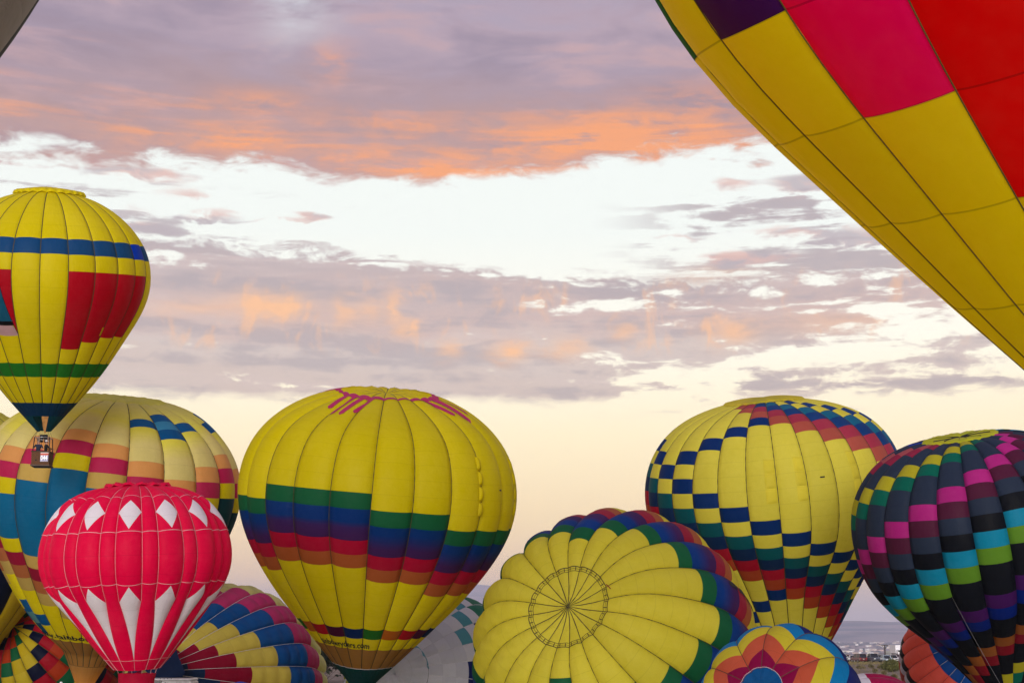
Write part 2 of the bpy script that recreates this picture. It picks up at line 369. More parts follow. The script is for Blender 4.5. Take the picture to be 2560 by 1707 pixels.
FAB = fabric_mat('balloon_nylon')
FAB_SOFT = fabric_mat('slack_nylon', wrinkle=.6, seam=.08)
FAB_BIG = fabric_mat('near_nylon', lw=.55, seam=.34, wrinkle=.20, trans=.72, wear=.06)
FAB_DARK = fabric_mat('dark_nylon', seam=.25, trans=.12, wear=.5, wrinkle=.3)
FAB_TIGHT = fabric_mat('coated_nylon', trans=.22)
TAPE_D = simple('dark_tape', (.045, .036, .008), .7)
TAPE_W = simple('white_tape', (.75, .42, .48), .7)
TAPE_WW = simple('pale_tape', (.62, .62, .66), .7)
TAPE_B = simple('navy_tape', (.006, .012, .03), .7)
INK = simple('black_print', (.006, .006, .006), .7)
STEEL = simple('steel_tube', (.55, .55, .56), .35, .9)
ROPE = simple('pale_rope', (.20, .20, .21), .8)
BLACKC = simple('black_cover', (.010, .010, .012), .7)

YEL = (.78, .67, .006); YELP = (.88, .82, .10); BEI = (.85, .75, .28); ORP = (.85, .40, .13); MAG = (.58, .022, .115)
TBL = (.006, .155, .36); DBL = (.004, .105, .34); LBL = (.05, .30, .58); GRN = (.012, .155, .062); BLU = (.006, .055, .27)
NAV = (.006, .030, .16); PUR = (.085, .018, .13); RED = (.50, .006, .018); CRM = (.52, .006, .060); ORG = (.50, .125, .03)
TAN = (.34, .17, .045); TEA = (.006, .05, .07); BLK = (.0055, .0060, .0085); WHI = (.74, .73, .76)

def mixc(a, b, k): return tuple(x + (y - x) * k for x, y in zip(a, b))

# ------------------------------------------------------------------ balloon envelopes
TK = np.array([0, .08, .18, .3, .42, .55, .7, .85, 1.0])
def profile(L, th, n=241):
    t = np.linspace(0, 1, n)
    a = np.interp(t, TK, th)
    k = 15
    pad = np.concatenate([2 * a[0] - a[1:k + 1][::-1], a, 2 * a[-1] - a[-k - 1:-1][::-1]])
    a = np.radians(np.convolve(pad, np.ones(2 * k + 1) / (2 * k + 1), 'valid'))
    ds = L / (n - 1); ca = np.cos(a); sa = np.sin(a)
    r = np.concatenate([[0], np.cumsum((ca[1:] + ca[:-1]) / 2 * ds)])
    z = -np.concatenate([[0], np.cumsum((sa[1:] + sa[:-1]) / 2 * ds)])
    return t * L, np.maximum(r, 0), z

class Env:
    """an inflated envelope: profile of revolution, N gores that bulge between their load tapes"""
    def __init__(s, key, bulge=.10, mouth_s=None, mouth_r=0.0, quilt=0.0, ground=True, flat=None, slack=0.0, crown=(0, 0), taper=None):
        s.crown_adj = crown
        v = FIT[key]
        s.N = v['N']; s.C = np.array(v['C']); s.L = v['L']; s.s0 = v['s0']; s.h = v['h']; s.fr = v['fr']; s.spin = v['spin']; s.mirror = v['mirror']
        s.S, s.Rr, s.Z = profile(v['L'], np.array(v['th']))
        s.end = mouth_s if mouth_s else s.L
        if mouth_r:
            sa = taper or s.L * .5; ra = float(np.interp(sa, s.S, s.Rr))
            line = np.full_like(s.S, mouth_r) if not taper else ra + (mouth_r - ra) * np.clip((s.S - sa) / (s.end - sa), 0, 1)
            s.Rr = np.where(s.S > sa, np.maximum(s.Rr, line), s.Rr)
        dr = np.gradient(s.Rr, s.S); dz = np.gradient(s.Z, s.S)
        ln = np.hypot(dr, dz) + 1e-9; s.nr = -dz / ln; s.nz = dr / ln
        ax, ay, laid = v['ax'], v['ay'], v['laid']
        up = np.array([math.sin(R_(ax)), -math.cos(R_(ax)) * math.sin(R_(ay)), math.cos(R_(ax)) * math.cos(R_(ay))])
        ref = np.array([0, -1, 0.]) if not laid else np.array([0, 0, 1.])
        f = ref - up * ref.dot(up); f /= np.linalg.norm(f); r = np.cross(f, up)
        if r[0] < 0 and laid != 2: r = -r
        s.up, s.f, s.r = up, f, r
        s.b = bulge; s.q = quilt; s.ground = ground; s.flat = flat; s.slack = slack
        s.seed = (sum(map(ord, key)) % 17) * 1.7
        bz = s.C + s.Z[-1] * up
        s.base = np.array([bz[0], bz[1], 0.0])
        s.Rmax = s.Rr.max()
    def row(s, k): return s.s0 + s.h * k
    def raw(s, g, t, ss, off=0.0, width=1.0):
        """g: angular position in gores, t: 0..1 across its gore (for the bulge), ss: arc length from the crown"""
        ang = np.radians(s.spin + g * 360.0 / s.N)
        R = np.interp(ss, s.S, s.Rr); z = np.interp(ss, s.S, s.Z)
        nr = np.interp(ss, s.S, s.nr); nz = np.interp(ss, s.S, s.nz)
        w = 2 * math.pi * R / s.N * width
        bell = 4 * t * (1 - t)
        x = ss / s.end
        env = np.clip(x / .10, 0, 1) * np.clip((1.02 - x) / .28, .12, 1)
        o = off + s.b * w * bell ** .8 * env
        if s.q:
            ph = (ss - s.s0) / s.h
            o = o + s.q * w * (np.abs(np.sin(math.pi * ph)) ** .7) * bell ** .5 * np.clip((1.0 - x) / .3, 0, 1)
        if s.slack:
            o = o + s.slack * (np.sin(g * 5.1 + ss * 2.3 + s.seed) * np.sin(ss * 3.7 - g * 2.2) + .6 * np.sin(ss * 7.9 + g * 9.3)) * np.clip(bell, 0, .6)
        o = o + .02 * s.Rmax * (np.sin(g * 360 / s.N * math.pi / 180 * 3 + s.seed) * np.sin(ss * .45 + s.seed)) * .25
        P = s.C + (z + o * nz)[..., None] * s.up + (R + o * nr)[..., None] * (np.cos(ang)[..., None] * s.f + s.mirror * np.sin(ang)[..., None] * s.r)
        if s.crown_adj != (0, 0):        # the valve end sags and leans towards the camera
            w = np.clip((11.0 - ss) / 7.6, 0, 1); w = w * w * (3 - 2 * w)
            P = P + ((s.crown_adj[0] - R * np.cos(ang) * math.tan(R_(s.crown_adj[1]))) * w)[..., None] * s.up
        if s.flat: P[..., 2] = P[..., 2] * s.flat
        if s.ground:
            zz = P[..., 2]; P[..., 2] = np.where(zz < .25, .05 + .2 / (1 + np.maximum(0, .25 - zz) * 3.0), zz)
        return P

def add_mesh(name, P, F, NRM, dye, uv, mat, parent):
    me = bpy.data.meshes.new(name)
    me.from_pydata(P.tolist(), [], F)
    me.polygons.foreach_set('use_smooth', [True] * len(F))
    ca = me.color_attributes.new('dye', 'FLOAT_COLOR', 'POINT')
    ca.data.foreach_set('color', np.concatenate([dye, np.ones((len(P), 1))], 1).astype(np.float32).ravel())
    ul = me.uv_layers.new(name='cloth')
    li = np.zeros(len(me.loops), dtype=np.int32); me.loops.foreach_get('vertex_index', li)
    ul.data.foreach_set('uv', uv[li].astype(np.float32).ravel())
    me.update()
    if NRM is not None: me.normals_split_custom_set_from_vertices(NRM.tolist())
    return obj(name, me, mat, parent)

def patch(env, ga, gb, fa, fb, dye, t0=0.0, t1=1.0, nt=6, ns=None, off=0.0, edge=None, pillow=0.0):
    """verts/faces/normals of a cloth piece between gore positions and two lines fa(t), fb(t) (arc lengths)"""
    ga_f = ga if callable(ga) else (lambda S: np.full_like(S, ga))
    gb_f = gb if callable(gb) else (lambda S: np.full_like(S, gb))
    t = np.linspace(t0, t1, nt + 1)
    A = np.array([fa(x) if callable(fa) else fa for x in t], float); B = np.array([fb(x) if callable(fb) else fb for x in t], float)
    if ns is None:
        per = 4 if env.q else 2
        ns = int(max(2, min(60, math.ceil(np.max(B - A) / abs(env.h) * per))))
    u = np.linspace(0, 1, ns + 1)
    S = A[None, :] + (B - A)[None, :] * u[:, None]
    T = np.broadcast_to(t[None, :], S.shape)
    def pos(T, S):
        a = ga_f(S); b = gb_f(S)
        o = off
        if pillow:
            uu = np.clip((S - A.min()) / max(1e-6, B.max() - A.min()), 0, 1); tt = np.clip((T - t0) / (t1 - t0), 0, 1)
            o = off + pillow * (16 * uu * (1 - uu) * tt * (1 - tt)) ** .45
        return env.raw(a + (b - a) * T, T, S, o, width=np.clip(np.abs(b - a), .02, 1))
    P = pos(T, S)
    e = 2e-3
    dT = pos(np.clip(T + e, 0, 1), S) - pos(np.clip(T - e, 0, 1), S)
    dS = pos(T, S + e) - pos(T, np.maximum(S - e, 1e-4))
    Nn = np.cross(dT, dS); ln = np.linalg.norm(Nn, axis=-1, keepdims=True)
    Nn = Nn / np.maximum(ln, 1e-12)
    # make it point outwards
    axis_pt = env.C + ((P - env.C) @ env.up)[..., None] * env.up
    out = P - axis_pt
    Rr = np.interp(S, env.S, env.nr); Zz = np.interp(S, env.S, env.nz)
    ol = np.linalg.norm(out, axis=-1, keepdims=True)
    ref = out / np.maximum(ol, 1e-6) * Rr[..., None] + env.up * Zz[..., None]
    bad = (ln[..., 0] < 1e-9)
    sg = np.sign((Nn * ref).sum(-1)); sg = 1.0 if (sg * ~bad).sum() >= 0 else -1.0
    Nn = Nn * sg; Nn[bad] = ref[bad]
    c = ns + 1, nt + 1
    idx = np.arange(c[0] * c[1]).reshape(c)
    F = []
    for i in range(ns):
        for j in range(nt):
            q = (idx[i, j], idx[i, j + 1], idx[i + 1, j + 1], idx[i + 1, j])
            F.append(tuple(int(x) for x in (q if sg < 0 else q[::-1])))
    Pf = P.reshape(-1, 3)
    # orient faces by the outward normal
    a, b_, c_ = (Pf[[f[k] for f in F]] for k in (0, 1, 2)); 
    fn = np.cross(b_ - a, c_ - a).sum(0) if len(F) else 0
    if np.dot(fn, Nn.reshape(-1, 3).sum(0)) < 0: F = [f[::-1] for f in F]
    if callable(dye): D = np.array([[dye(ss) for ss in row] for row in S]).reshape(-1, 3)
    else: D = np.broadcast_to(np.array(dye, float), (len(Pf), 3))
    UV = np.stack([T + 0 * S, (S - env.s0) / env.h], -1).reshape(-1, 2)
    return Pf, F, Nn.reshape(-1, 3), D, UV

def clean(F, P):
    """drop faces that collapsed to a line"""
    out = []
    for f in F:
        p = P[list(f)]
        if np.linalg.norm(np.cross(p[2] - p[0], p[3] - p[1])) > 1e-7: out.append(f)
    return out

class Balloon:
    def __init__(s, env, label, cat='hot air balloon', group='hot air balloons at the launch field', mat=None, name='hot_air_balloon'):
        s.e = env; s.mat = mat or FAB
        s.root = tag(empty(name, tuple(env.base)), label, cat, group)
        s.back = []
        s.n = 0
    def faces_cam(s, P, Nn):
        v = EYE - P
        d = (v * Nn).sum(-1)
        return (d > 0).mean() > .04
    def piece(s, data, name='panel', mat=None, force=False):
        P, F, Nn, D, UV = data
        F = clean(F, P)
        if not F: return None
        mat = mat or s.mat
        if not force and not s.faces_cam(P, Nn):
            s.back.append((P, F, Nn, D, UV)); return None
        s.n += 1
        D = D * (1 + rng.uniform(-.055, .045))
        return add_mesh(name, P - s.e.base, F, Nn, D, UV, mat, s.root)
    def finish(s):
        if not s.back: return
        Ps, Fs, Ns, Ds, Us = [], [], [], [], []; n = 0
        for P, F, Nn, D, UV in s.back:
            Ps.append(P); Ns.append(Nn); Ds.append(D); Us.append(UV); Fs += [tuple(i + n for i in f) for f in F]; n += len(P)
        o = add_mesh('rear_panels', np.concatenate(Ps) - s.e.base, Fs, np.concatenate(Ns), np.concatenate(Ds), np.concatenate(Us), s.mat, s.root)
        o['kind'] = 'stuff'
    def gores(s, rows_of, first=None, last=None, nt=6):
        """rows_of(g) -> list of (s_start, s_end, dye)"""
        e = s.e
        half = e.N // 2
        for g in range(-half, e.N - half):
            for a, b, dye in rows_of(g):
                a = max(a, .02); b = min(b, e.end)
                if b - a < .03: continue
                s.piece(patch(e, g, g + 1, a, b, dye, nt=nt))
    def tapes(s, mat, w=.06, s_a=.02, s_b=None, off=.03, gs=None, gfun=None, name='load_tape', n=40):
        e = s.e; s_b = s_b or e.end
        half = e.N // 2
        for g in (gs if gs is not None else range(-half, e.N - half)):
            S = np.linspace(s_a, s_b, n)
            gg = gfun(g, S) if gfun else np.full_like(S, float(g))
            z = np.zeros_like(S)
            c = e.raw(gg, z, S, off)
            R = np.maximum(np.interp(S, e.S, e.Rr), .05)
            dg = (w / 2) / (2 * math.pi * R / e.N)
            l = e.raw(gg - dg, z, S, off * .3); r = e.raw(gg + dg, z, S, off * .3)
            nrm = c - (l + r) / 2; ln = np.linalg.norm(nrm, axis=1, keepdims=True)
            rad = c - (e.C + ((c - e.C) @ e.up)[:, None] * e.up); rad = rad / np.maximum(np.linalg.norm(rad, axis=1, keepdims=True), 1e-6)
            vis = ((EYE - c) * (rad * np.interp(S, e.S, e.nr)[:, None] + e.up * np.interp(S, e.S, e.nz)[:, None])).sum(1)
            if (vis > 0).mean() < .03: continue
            mb = MB()
            mb.v = [tuple(p - e.base) for tri in zip(l, c, r) for p in tri]
            for i in range(n - 1):
                for j in range(2):
                    a = 3 * i + j; mb.f.append((a, a + 1, a + 4, a + 3)); mb.sm.append(True)
            mb.build(name, mat, s.root)
    def ring(s, mat, ss, w=.06, off=.014, name='ring_tape', n=4, g0=None, g1=None, bul=True):
        """a tape that runs round the envelope over the bulges"""
        e = s.e
        g0 = -e.N // 2 if g0 is None else g0; g1 = g0 + e.N if g1 is None else g1
        G = np.linspace(g0, g1, int((g1 - g0) * 6) + 1)
        T = (G - np.floor(G)) if bul else np.zeros_like(G)
        a = e.raw(G, T, np.full_like(G, ss - w / 2), off); b = e.raw(G, T, np.full_like(G, ss + w / 2), off)
        mb = MB(); mb.v = [tuple(p - e.base) for pr in zip(a, b) for p in pr]
        for i in range(len(G) - 1): mb.f.append((2 * i, 2 * i + 1, 2 * i + 3, 2 * i + 2)); mb.sm.append(True)
        return mb.build(name, mat, s.root)
    def ring_pieces(s, mat, ss, w, spans, off=.03, name='ring_tape'):
        """one band per span (gA, gB): follows that span's own bulge"""
        e = s.e; out = MB()
        for a_, b_ in spans:
            t = np.linspace(0, 1, 9); G = a_ + (b_ - a_) * t; wd = np.full_like(t, b_ - a_)
            P1 = e.raw(G, t, np.full_like(t, ss - w / 2), off, width=wd); P2 = e.raw(G, t, np.full_like(t, ss + w / 2), off, width=wd)
            n = len(out.v); out.v += [tuple(p - e.base) for pr in zip(P1, P2) for p in pr]
            for i in range(8): out.f.append((n + 2 * i, n + 2 * i + 1, n + 2 * i + 3, n + 2 * i + 2)); out.sm.append(True)
        return out.build(name, mat, s.root)
    def crown(s, sc, dye, rise=.10, pucker=.05, rim=.0, nseg=None, name='crown_valve', mat=None, sag=0.0, fold=None, lobes=None):
        """the parachute valve: a disc lying over the crown opening, pulled in along its lines"""
        e = s.e; n = (nseg or e.N); fold = fold or 6
        G = np.linspace(0, e.N, n * fold + 1)[:-1]
        rad = np.linspace(.0, 1, 15)
        A, B = np.meshgrid(G, rad); S = np.maximum(B * sc, .012)
        ph = (A / e.N * n) % 1.0
        o = rise * np.sqrt(np.clip(1 - (B * .98) ** 6, 0, 1)) + rim * np.exp(-((B - .93) / .06) ** 2)
        o = o + pucker * B ** 1.5 * (np.abs(np.sin(math.pi * ph)) - .5) - sag * np.exp(-(B / .16) ** 2)
        o = o + pucker * .5 * np.exp(-((B - .85) / .12) ** 2) * np.sin(A / e.N * 2 * math.pi * n * 2.5 + np.sin(A * 3))
        S = S * (1 + .02 * (np.abs(np.sin(math.pi * ph)) - .5) * B)
        P = e.raw(A, np.zeros_like(A), S, o)
        m = len(G); idx = np.arange(len(rad) * m).reshape(len(rad), m)
        F = []
        for i in range(len(rad) - 1):
            for j in range(m):
                F.append((int(idx[i, j]), int(idx[i + 1, j]), int(idx[i + 1, (j + 1) % m]), int(idx[i, (j + 1) % m])))
        Pf = P.reshape(-1, 3)
        fn = sum(np.cross(Pf[f[1]] - Pf[f[0]], Pf[f[2]] - Pf[f[0]]) for f in F[m:3 * m])
        if fn @ e.up < 0: F = [f[::-1] for f in F]
        D = np.broadcast_to(np.array(dye, float), (len(Pf), 3)); UV = np.stack([ph + 0 * S, B * 1.4 + .23], -1).reshape(-1, 2)
        return add_mesh(name, Pf - e.base, F, None, D, UV, mat or s.mat, s.root)
    def decal(s, pts_gs, mat, off=.02, name='print'):
        """flat print: polygon grid given as rows of (g, s)"""
        e = s.e; A = np.array(pts_gs, float)
        g = A[..., 0]; ss = A[..., 1]
        P = e.raw(g, g - np.floor(g), ss, off)
        h, w = g.shape; mb = MB(); mb.v = [tuple(p - e.base) for p in P.reshape(-1, 3)]
        for i in range(h - 1):
            for j in range(w - 1):
                a = i * w + j; mb.f.append((a, a + 1, a + w + 1, a + w)); mb.sm.append(True)
        return mb.build(name, mat, s.root)
    def text(s, body, ga, gb, s_base, size, mat=INK, bold=.012, name='lettering'):
        e = s.e
        cu = bpy.data.curves.new('lettering', 'FONT'); cu.body = body; cu.size = size; cu.offset = bold; cu.resolution_u = 3
        to = bpy.data.objects.new('lettering', cu); COL.objects.link(to)
        bpy.context.view_layer.update()
        me = bpy.data.meshes.new_from_object(to)
        bpy.data.objects.remove(to); 
        import bmesh
        bm = bmesh.new(); bm.from_mesh(me); bmesh.ops.triangulate(bm, faces=bm.faces[:])
        bmesh.ops.subdivide_edges(bm, edges=[x for x in bm.edges if x.calc_length() > .10], cuts=2)
        xs = [v.co.x for v in bm.verts]; x0, x1 = min(xs), max(xs)
        g = np.array([ga + (gb - ga) * (v.co.x - x0) / (x1 - x0) for v in bm.verts]); ss = np.array([s_base - v.co.y for v in bm.verts])
        P = e.raw(g, g - np.floor(g), ss, .05) - e.base
        for v, p in zip(bm.verts, P): v.co = Vector(p)
        bm.to_mesh(me); bm.free(); me.name = name
        return obj(name, me, mat, s.root)

def seq_rows(e, start_row, seq, top_col, bot_col, s_end=None):
    """list of runs: above the sequence top_col, then 1 colour per entry (dye, rows), then bot_col"""
    out = []; s = e.row(start_row)
    if s > .02 and top_col: out.append((.02, s, top_col))
    for dye, n in seq:
        out.append((s, s + n * e.h, dye)); s += n * e.h
    if bot_col: out.append((s, s_end or e.end, bot_col))
    return out

def cell_rows(e, fn, r0, r1):
    """fn(row) -> dye; neighbouring rows of one colour become one panel"""
    out = []
    for r in range(r0, r1):
        c = fn(r)
        if c is None: continue
        a, b = e.row(r), e.row(r + 1)
        if out and out[-1][2] == c and abs(out[-1][1] - a) < 1e-6: out[-1] = (out[-1][0], b, c)
        else: out.append((a, b, c))
    return out
# ------------------------------------------------------------------ baskets and burners
WICK = simple('wicker', (.12, .052, .022), .75, var=.45, scale=26, bump=.8, bscale=60)
LEATH = simple('leather_trim', (.06, .032, .018), .6)
def basket(parent, loc, w=1.25, h=1.0, post=1.0, rz=0.0, frame=True):
    """wicker basket with padded rim, uprights, burner frame and burners; loc = centre of its floor, in parent space"""
    x, y, z = loc; cs, sn = math.cos(rz), math.sin(rz)
    P = lambda a, b, c: (x + a * cs - b * sn, y + a * sn + b * cs, z + c)
    mb = MB(); hw = w / 2
    nb = 14
    for i in range(nb):                      # woven courses, each slightly proud or set back
        z0 = h * i / nb; k = 1.0 + (.012 if i % 2 else -.004) - .04 * (1 - i / nb)
        mb.box(P(0, 0, z0 + h / nb / 2), (w * k, w * k, h / nb * .98), rz, .018)
    b = mb.build('wicker_basket', WICK, parent)
    mb = MB()
    c4 = [(-hw, -hw), (hw, -hw), (hw, hw), (-hw, hw), (-hw, -hw)]
    mb.tube([P(a, bb, h + .02) for a, bb in c4], .045, 8)
    mb.build('padded_rim', LEATH, b)
    mb = MB(); mb.box(P(0, 0, .04), (w * 1.03, w * 1.03, .12), rz, .02); mb.build('skid_base', LEATH, b)
    for a, bb in c4[:4]:
        mb = MB(); mb.tube([P(a * .9, bb * .9, h), P(a * .8, bb * .8, h + post)], .035, 8); mb.build('upright', BLACKC, parent)
    if frame:
        mb = MB(); q = .8
        mb.tube([P(a * q, bb * q, h + post) for a, bb in c4], .022, 6)
        mb.tube([P(-hw * q, 0, h + post), P(hw * q, 0, h + post)], .018, 6)
        mb.tube([P(a * .66, bb * .66, h + post - .16) for a, bb in c4], .012, 6)
        mb.build('burner_frame', STEEL, parent)
        for dx in (-.13, .13):
            mb = MB(); px_, py_, pz_ = P(dx, 0, h + post)
            mb.lathe([(.0, -.30), (.09, -.30), (.10, -.05), (.14, .0), (.15, .22), (.13, .24), (.0, .24)], (px_, py_, pz_), 12)
            mb.tube([(px_, py_, pz_ - .3), (px_, py_, pz_ - post * .8)], .012, 5)
            mb.build('burner', BLACKC, parent)
        for sx, sy in ((-1, -1), (1, -1), (1, 1), (-1, 1)):
            mb = MB(); mb.tube([P(sx * hw * .8, sy * hw * .8, h + post), P(sx * hw * .55, sy * hw * .55, h + post + .45)], .008, 4)
            mb.build('suspension_cable', BLACKC, parent)
    return b

def mouth_of(env, s=None):
    s = s or env.end
    return env.C + np.interp(s, env.S, env.Z) * env.up

# ------------------------------------------------------------------ A: the yellow balloon that has lifted off
def balloon_A():
    e = Env('A', .085, mouth_s=22.75, ground=False)
    b = Balloon(e, 'yellow balloon in flight with blue belt, red blocks and green ring, carrying a wicker basket')
    h = e.h; r2 = e.row(2)
    botm = {1: 15.48, 2: 14.93, 3: 14.55, 4: 14.45}
    BBL = (.010, .075, .26); BBR = (.005, .05, .62); REDA = (.46, .004, .018); GRA = (.02, .20, .025); NVA = (.006, .042, .13); TEA_A = (.006, .065, .115)
    def rows(g):
        out = [(.02, e.row(0), YEL), (e.row(0), e.row(1), BBR if g == 4 else BBL)]
        if g in botm: out += [(e.row(1), r2, YEL), (r2, botm[g], REDA), (botm[g], e.fr[0], YEL)]
        elif g == -2: out += [(e.row(1), r2, YEL), (14.5, e.fr[0], YEL)]
        elif g in (-3, -4): out += [(e.row(1), r2, YEL), (r2, 13.4, (.01, .10, .22)), (13.4, 13.7, BLK), (13.7, 14.5, (.55, .36, .46)), (14.5, e.fr[0], YEL)]
        elif g == -5: out += [(e.row(1), r2, YEL), (r2, 14.9, REDA), (14.9, e.fr[0], YEL)]
        else: out += [(e.row(1), e.fr[0], YEL)]
        out += [(e.fr[0], e.fr[1], GRA), (e.fr[1], e.fr[2], YEL), (e.fr[2], 21.26, NVA)]
        if g not in (-2, -1, 0): out.append((21.26, e.end, TEA_A))
        else: out.append((21.26, 21.30, TEA_A))
        return out
    b.gores(rows)
    # emblem half seen at the frame's edge: red field, black line, blue disc
    cut = lambda t: r2 + (14.4 - r2) * max(0.0, min(1.0, (t - .52) / .48)) ** .8
    cl = lambda t: min(cut(t), 13.4)
    b.piece(patch(e, -2, -1, r2, lambda t: max(cut(t), r2 + .01), REDA, nt=12, ns=8))
    b.piece(patch(e, -2, -1, lambda t: cut(t), lambda t: min(cut(t) + .22, 14.5), BLK, nt=12, ns=2))
    b.piece(patch(e, -2, -1, lambda t: min(cut(t) + .22, 13.4), 13.4, (.01, .10, .22), nt=12, ns=6))
    b.piece(patch(e, -2, -1, lambda t: max(13.4, min(cut(t) + .22, 13.72)), 13.72, BLK, nt=12, ns=2))
    b.piece(patch(e, -2, -1, lambda t: max(13.72, min(cut(t) + .22, 14.5)), 14.5, (.55, .36, .46), nt=12, ns=3))
    b.piece(patch(e, 2, 3, 13.75, 14.4, YEL, t0=.86, t1=.99, nt=3, ns=4, off=.02), 'repair_patch')
    b.finish()
    b.tapes(TAPE_D, .055, s_b=20.0)
    b.crown(2.42, YEL, rise=.28, pucker=.10, rim=.10)
    # scoop: near side open, so its lower hem and the flame show
    m = mouth_of(e)
    base = e.base
    fl = MB(); fm = m - base
    prof = [(.02, -.15), (.13, .05), (.24, .45), (.27, .9), (.20, 1.35), (.10, 1.7), (.02, 2.0)]
    fl.lathe(prof, (fm[0] + .10, fm[1] - .05, fm[2]), 12)
    fl.lathe([(.02, .6), (.10, .9), (.09, 1.4), (.02, 1.75)], (fm[0] - .10, fm[1] - .12, fm[2]), 8)
    fmat = bpy.data.materials.new('burner_flame'); fmat.use_nodes = True
    t = fmat.node_tree; t.nodes.clear(); g = NG(t)
    em = g.n('ShaderNodeEmission'); em.inputs[0].default_value = (.42, .19, .06, 1); em.inputs[1].default_value = .75
    tp = g.n('ShaderNodeBsdfTransparent'); mx = g.n('ShaderNodeMixShader')
    lw = g.n('ShaderNodeLayerWeight'); lw.inputs[0].default_value = .35
    tcn = g.n('ShaderNodeTexCoord'); nz = g.noise(tcn.outputs['Object'], 3.0, 3, .6)
    g.put(mx.inputs[0], g.m('MULTIPLY', g.sub(1.0, lw.outputs['Facing']), g.ss(nz, .25, .6), clamp=True))
    t.links.new(tp.outputs[0], mx.inputs[1]); t.links.new(em.outputs[0], mx.inputs[2])
    o = g.n('ShaderNodeOutputMaterial'); t.links.new(mx.outputs[0], o.inputs[0])
    fl.build('burner_flame', fmat, b.root)
    # basket hangs under the mouth
    floor = (fm[0], fm[1], fm[2] - 2.48)
    bk = basket(b.root, floor, 1.24, .98, 1.02, rz=.10)
    mb = MB(); mb.tube([(fm[0] + 1.5, fm[1] - .6, fm[2] + 1.35), (fm[0] + 1.0, fm[1] - .7, fm[2] + 1.5), (fm[0] + 1.75, fm[1] - .55, fm[2] + 1.38)], .05, 5); mb.build('scoop_line', BLACKC, b.root)
    # race banner on the basket front
    x, y, z = floor
    mb = MB(); yy = y - .665
    mb.box((x + .35, yy, z + .60), (.54, .02, .62)); ban = mb.build('number_banner', simple('banner_white', (.72, .70, .72), .6), b.root)
    mb = MB(); mb.quad((x + .08, yy - .012, z + .72), (x + .62, yy - .012, z + .72), (x + .62, yy - .012, z + .86), (x + .08, yy - .012, z + .86)); mb.build('banner_stripe', simple('banner_red', (.50, .08, .05), .6), ban)
    mb = MB(); mb.quad((x + .08, yy - .012, z + .31), (x + .62, yy - .012, z + .31), (x + .62, yy - .012, z + .71), (x + .08, yy - .012, z + .71)); mb.build('banner_field', simple('banner_blue', (.30, .30, .52), .6), ban)
    cu = bpy.data.curves.new('digits', 'FONT'); cu.body = '044'; cu.size = .42; cu.offset = .018; cu.extrude = .004
    to = bpy.data.objects.new('digits', cu); COL.objects.link(to); bpy.context.view_layer.update()
    me = bpy.data.meshes.new_from_object(to); bpy.data.objects.remove(to)
    for v in me.vertices: v.co = Vector((x + .10 + v.co.x * .76, yy - .02 - v.co.z, z + .40 + v.co.y * 1.0))
    me.name = 'digits'; obj('digits', me, simple('digit_white', (.85, .85, .88), .5), ban)
    mb = MB(); mb.box((x - .22, y - .645, z + .40), (.10, .02, .10)); mb.build('step_hole', BLACKC, bk)
    return b, floor

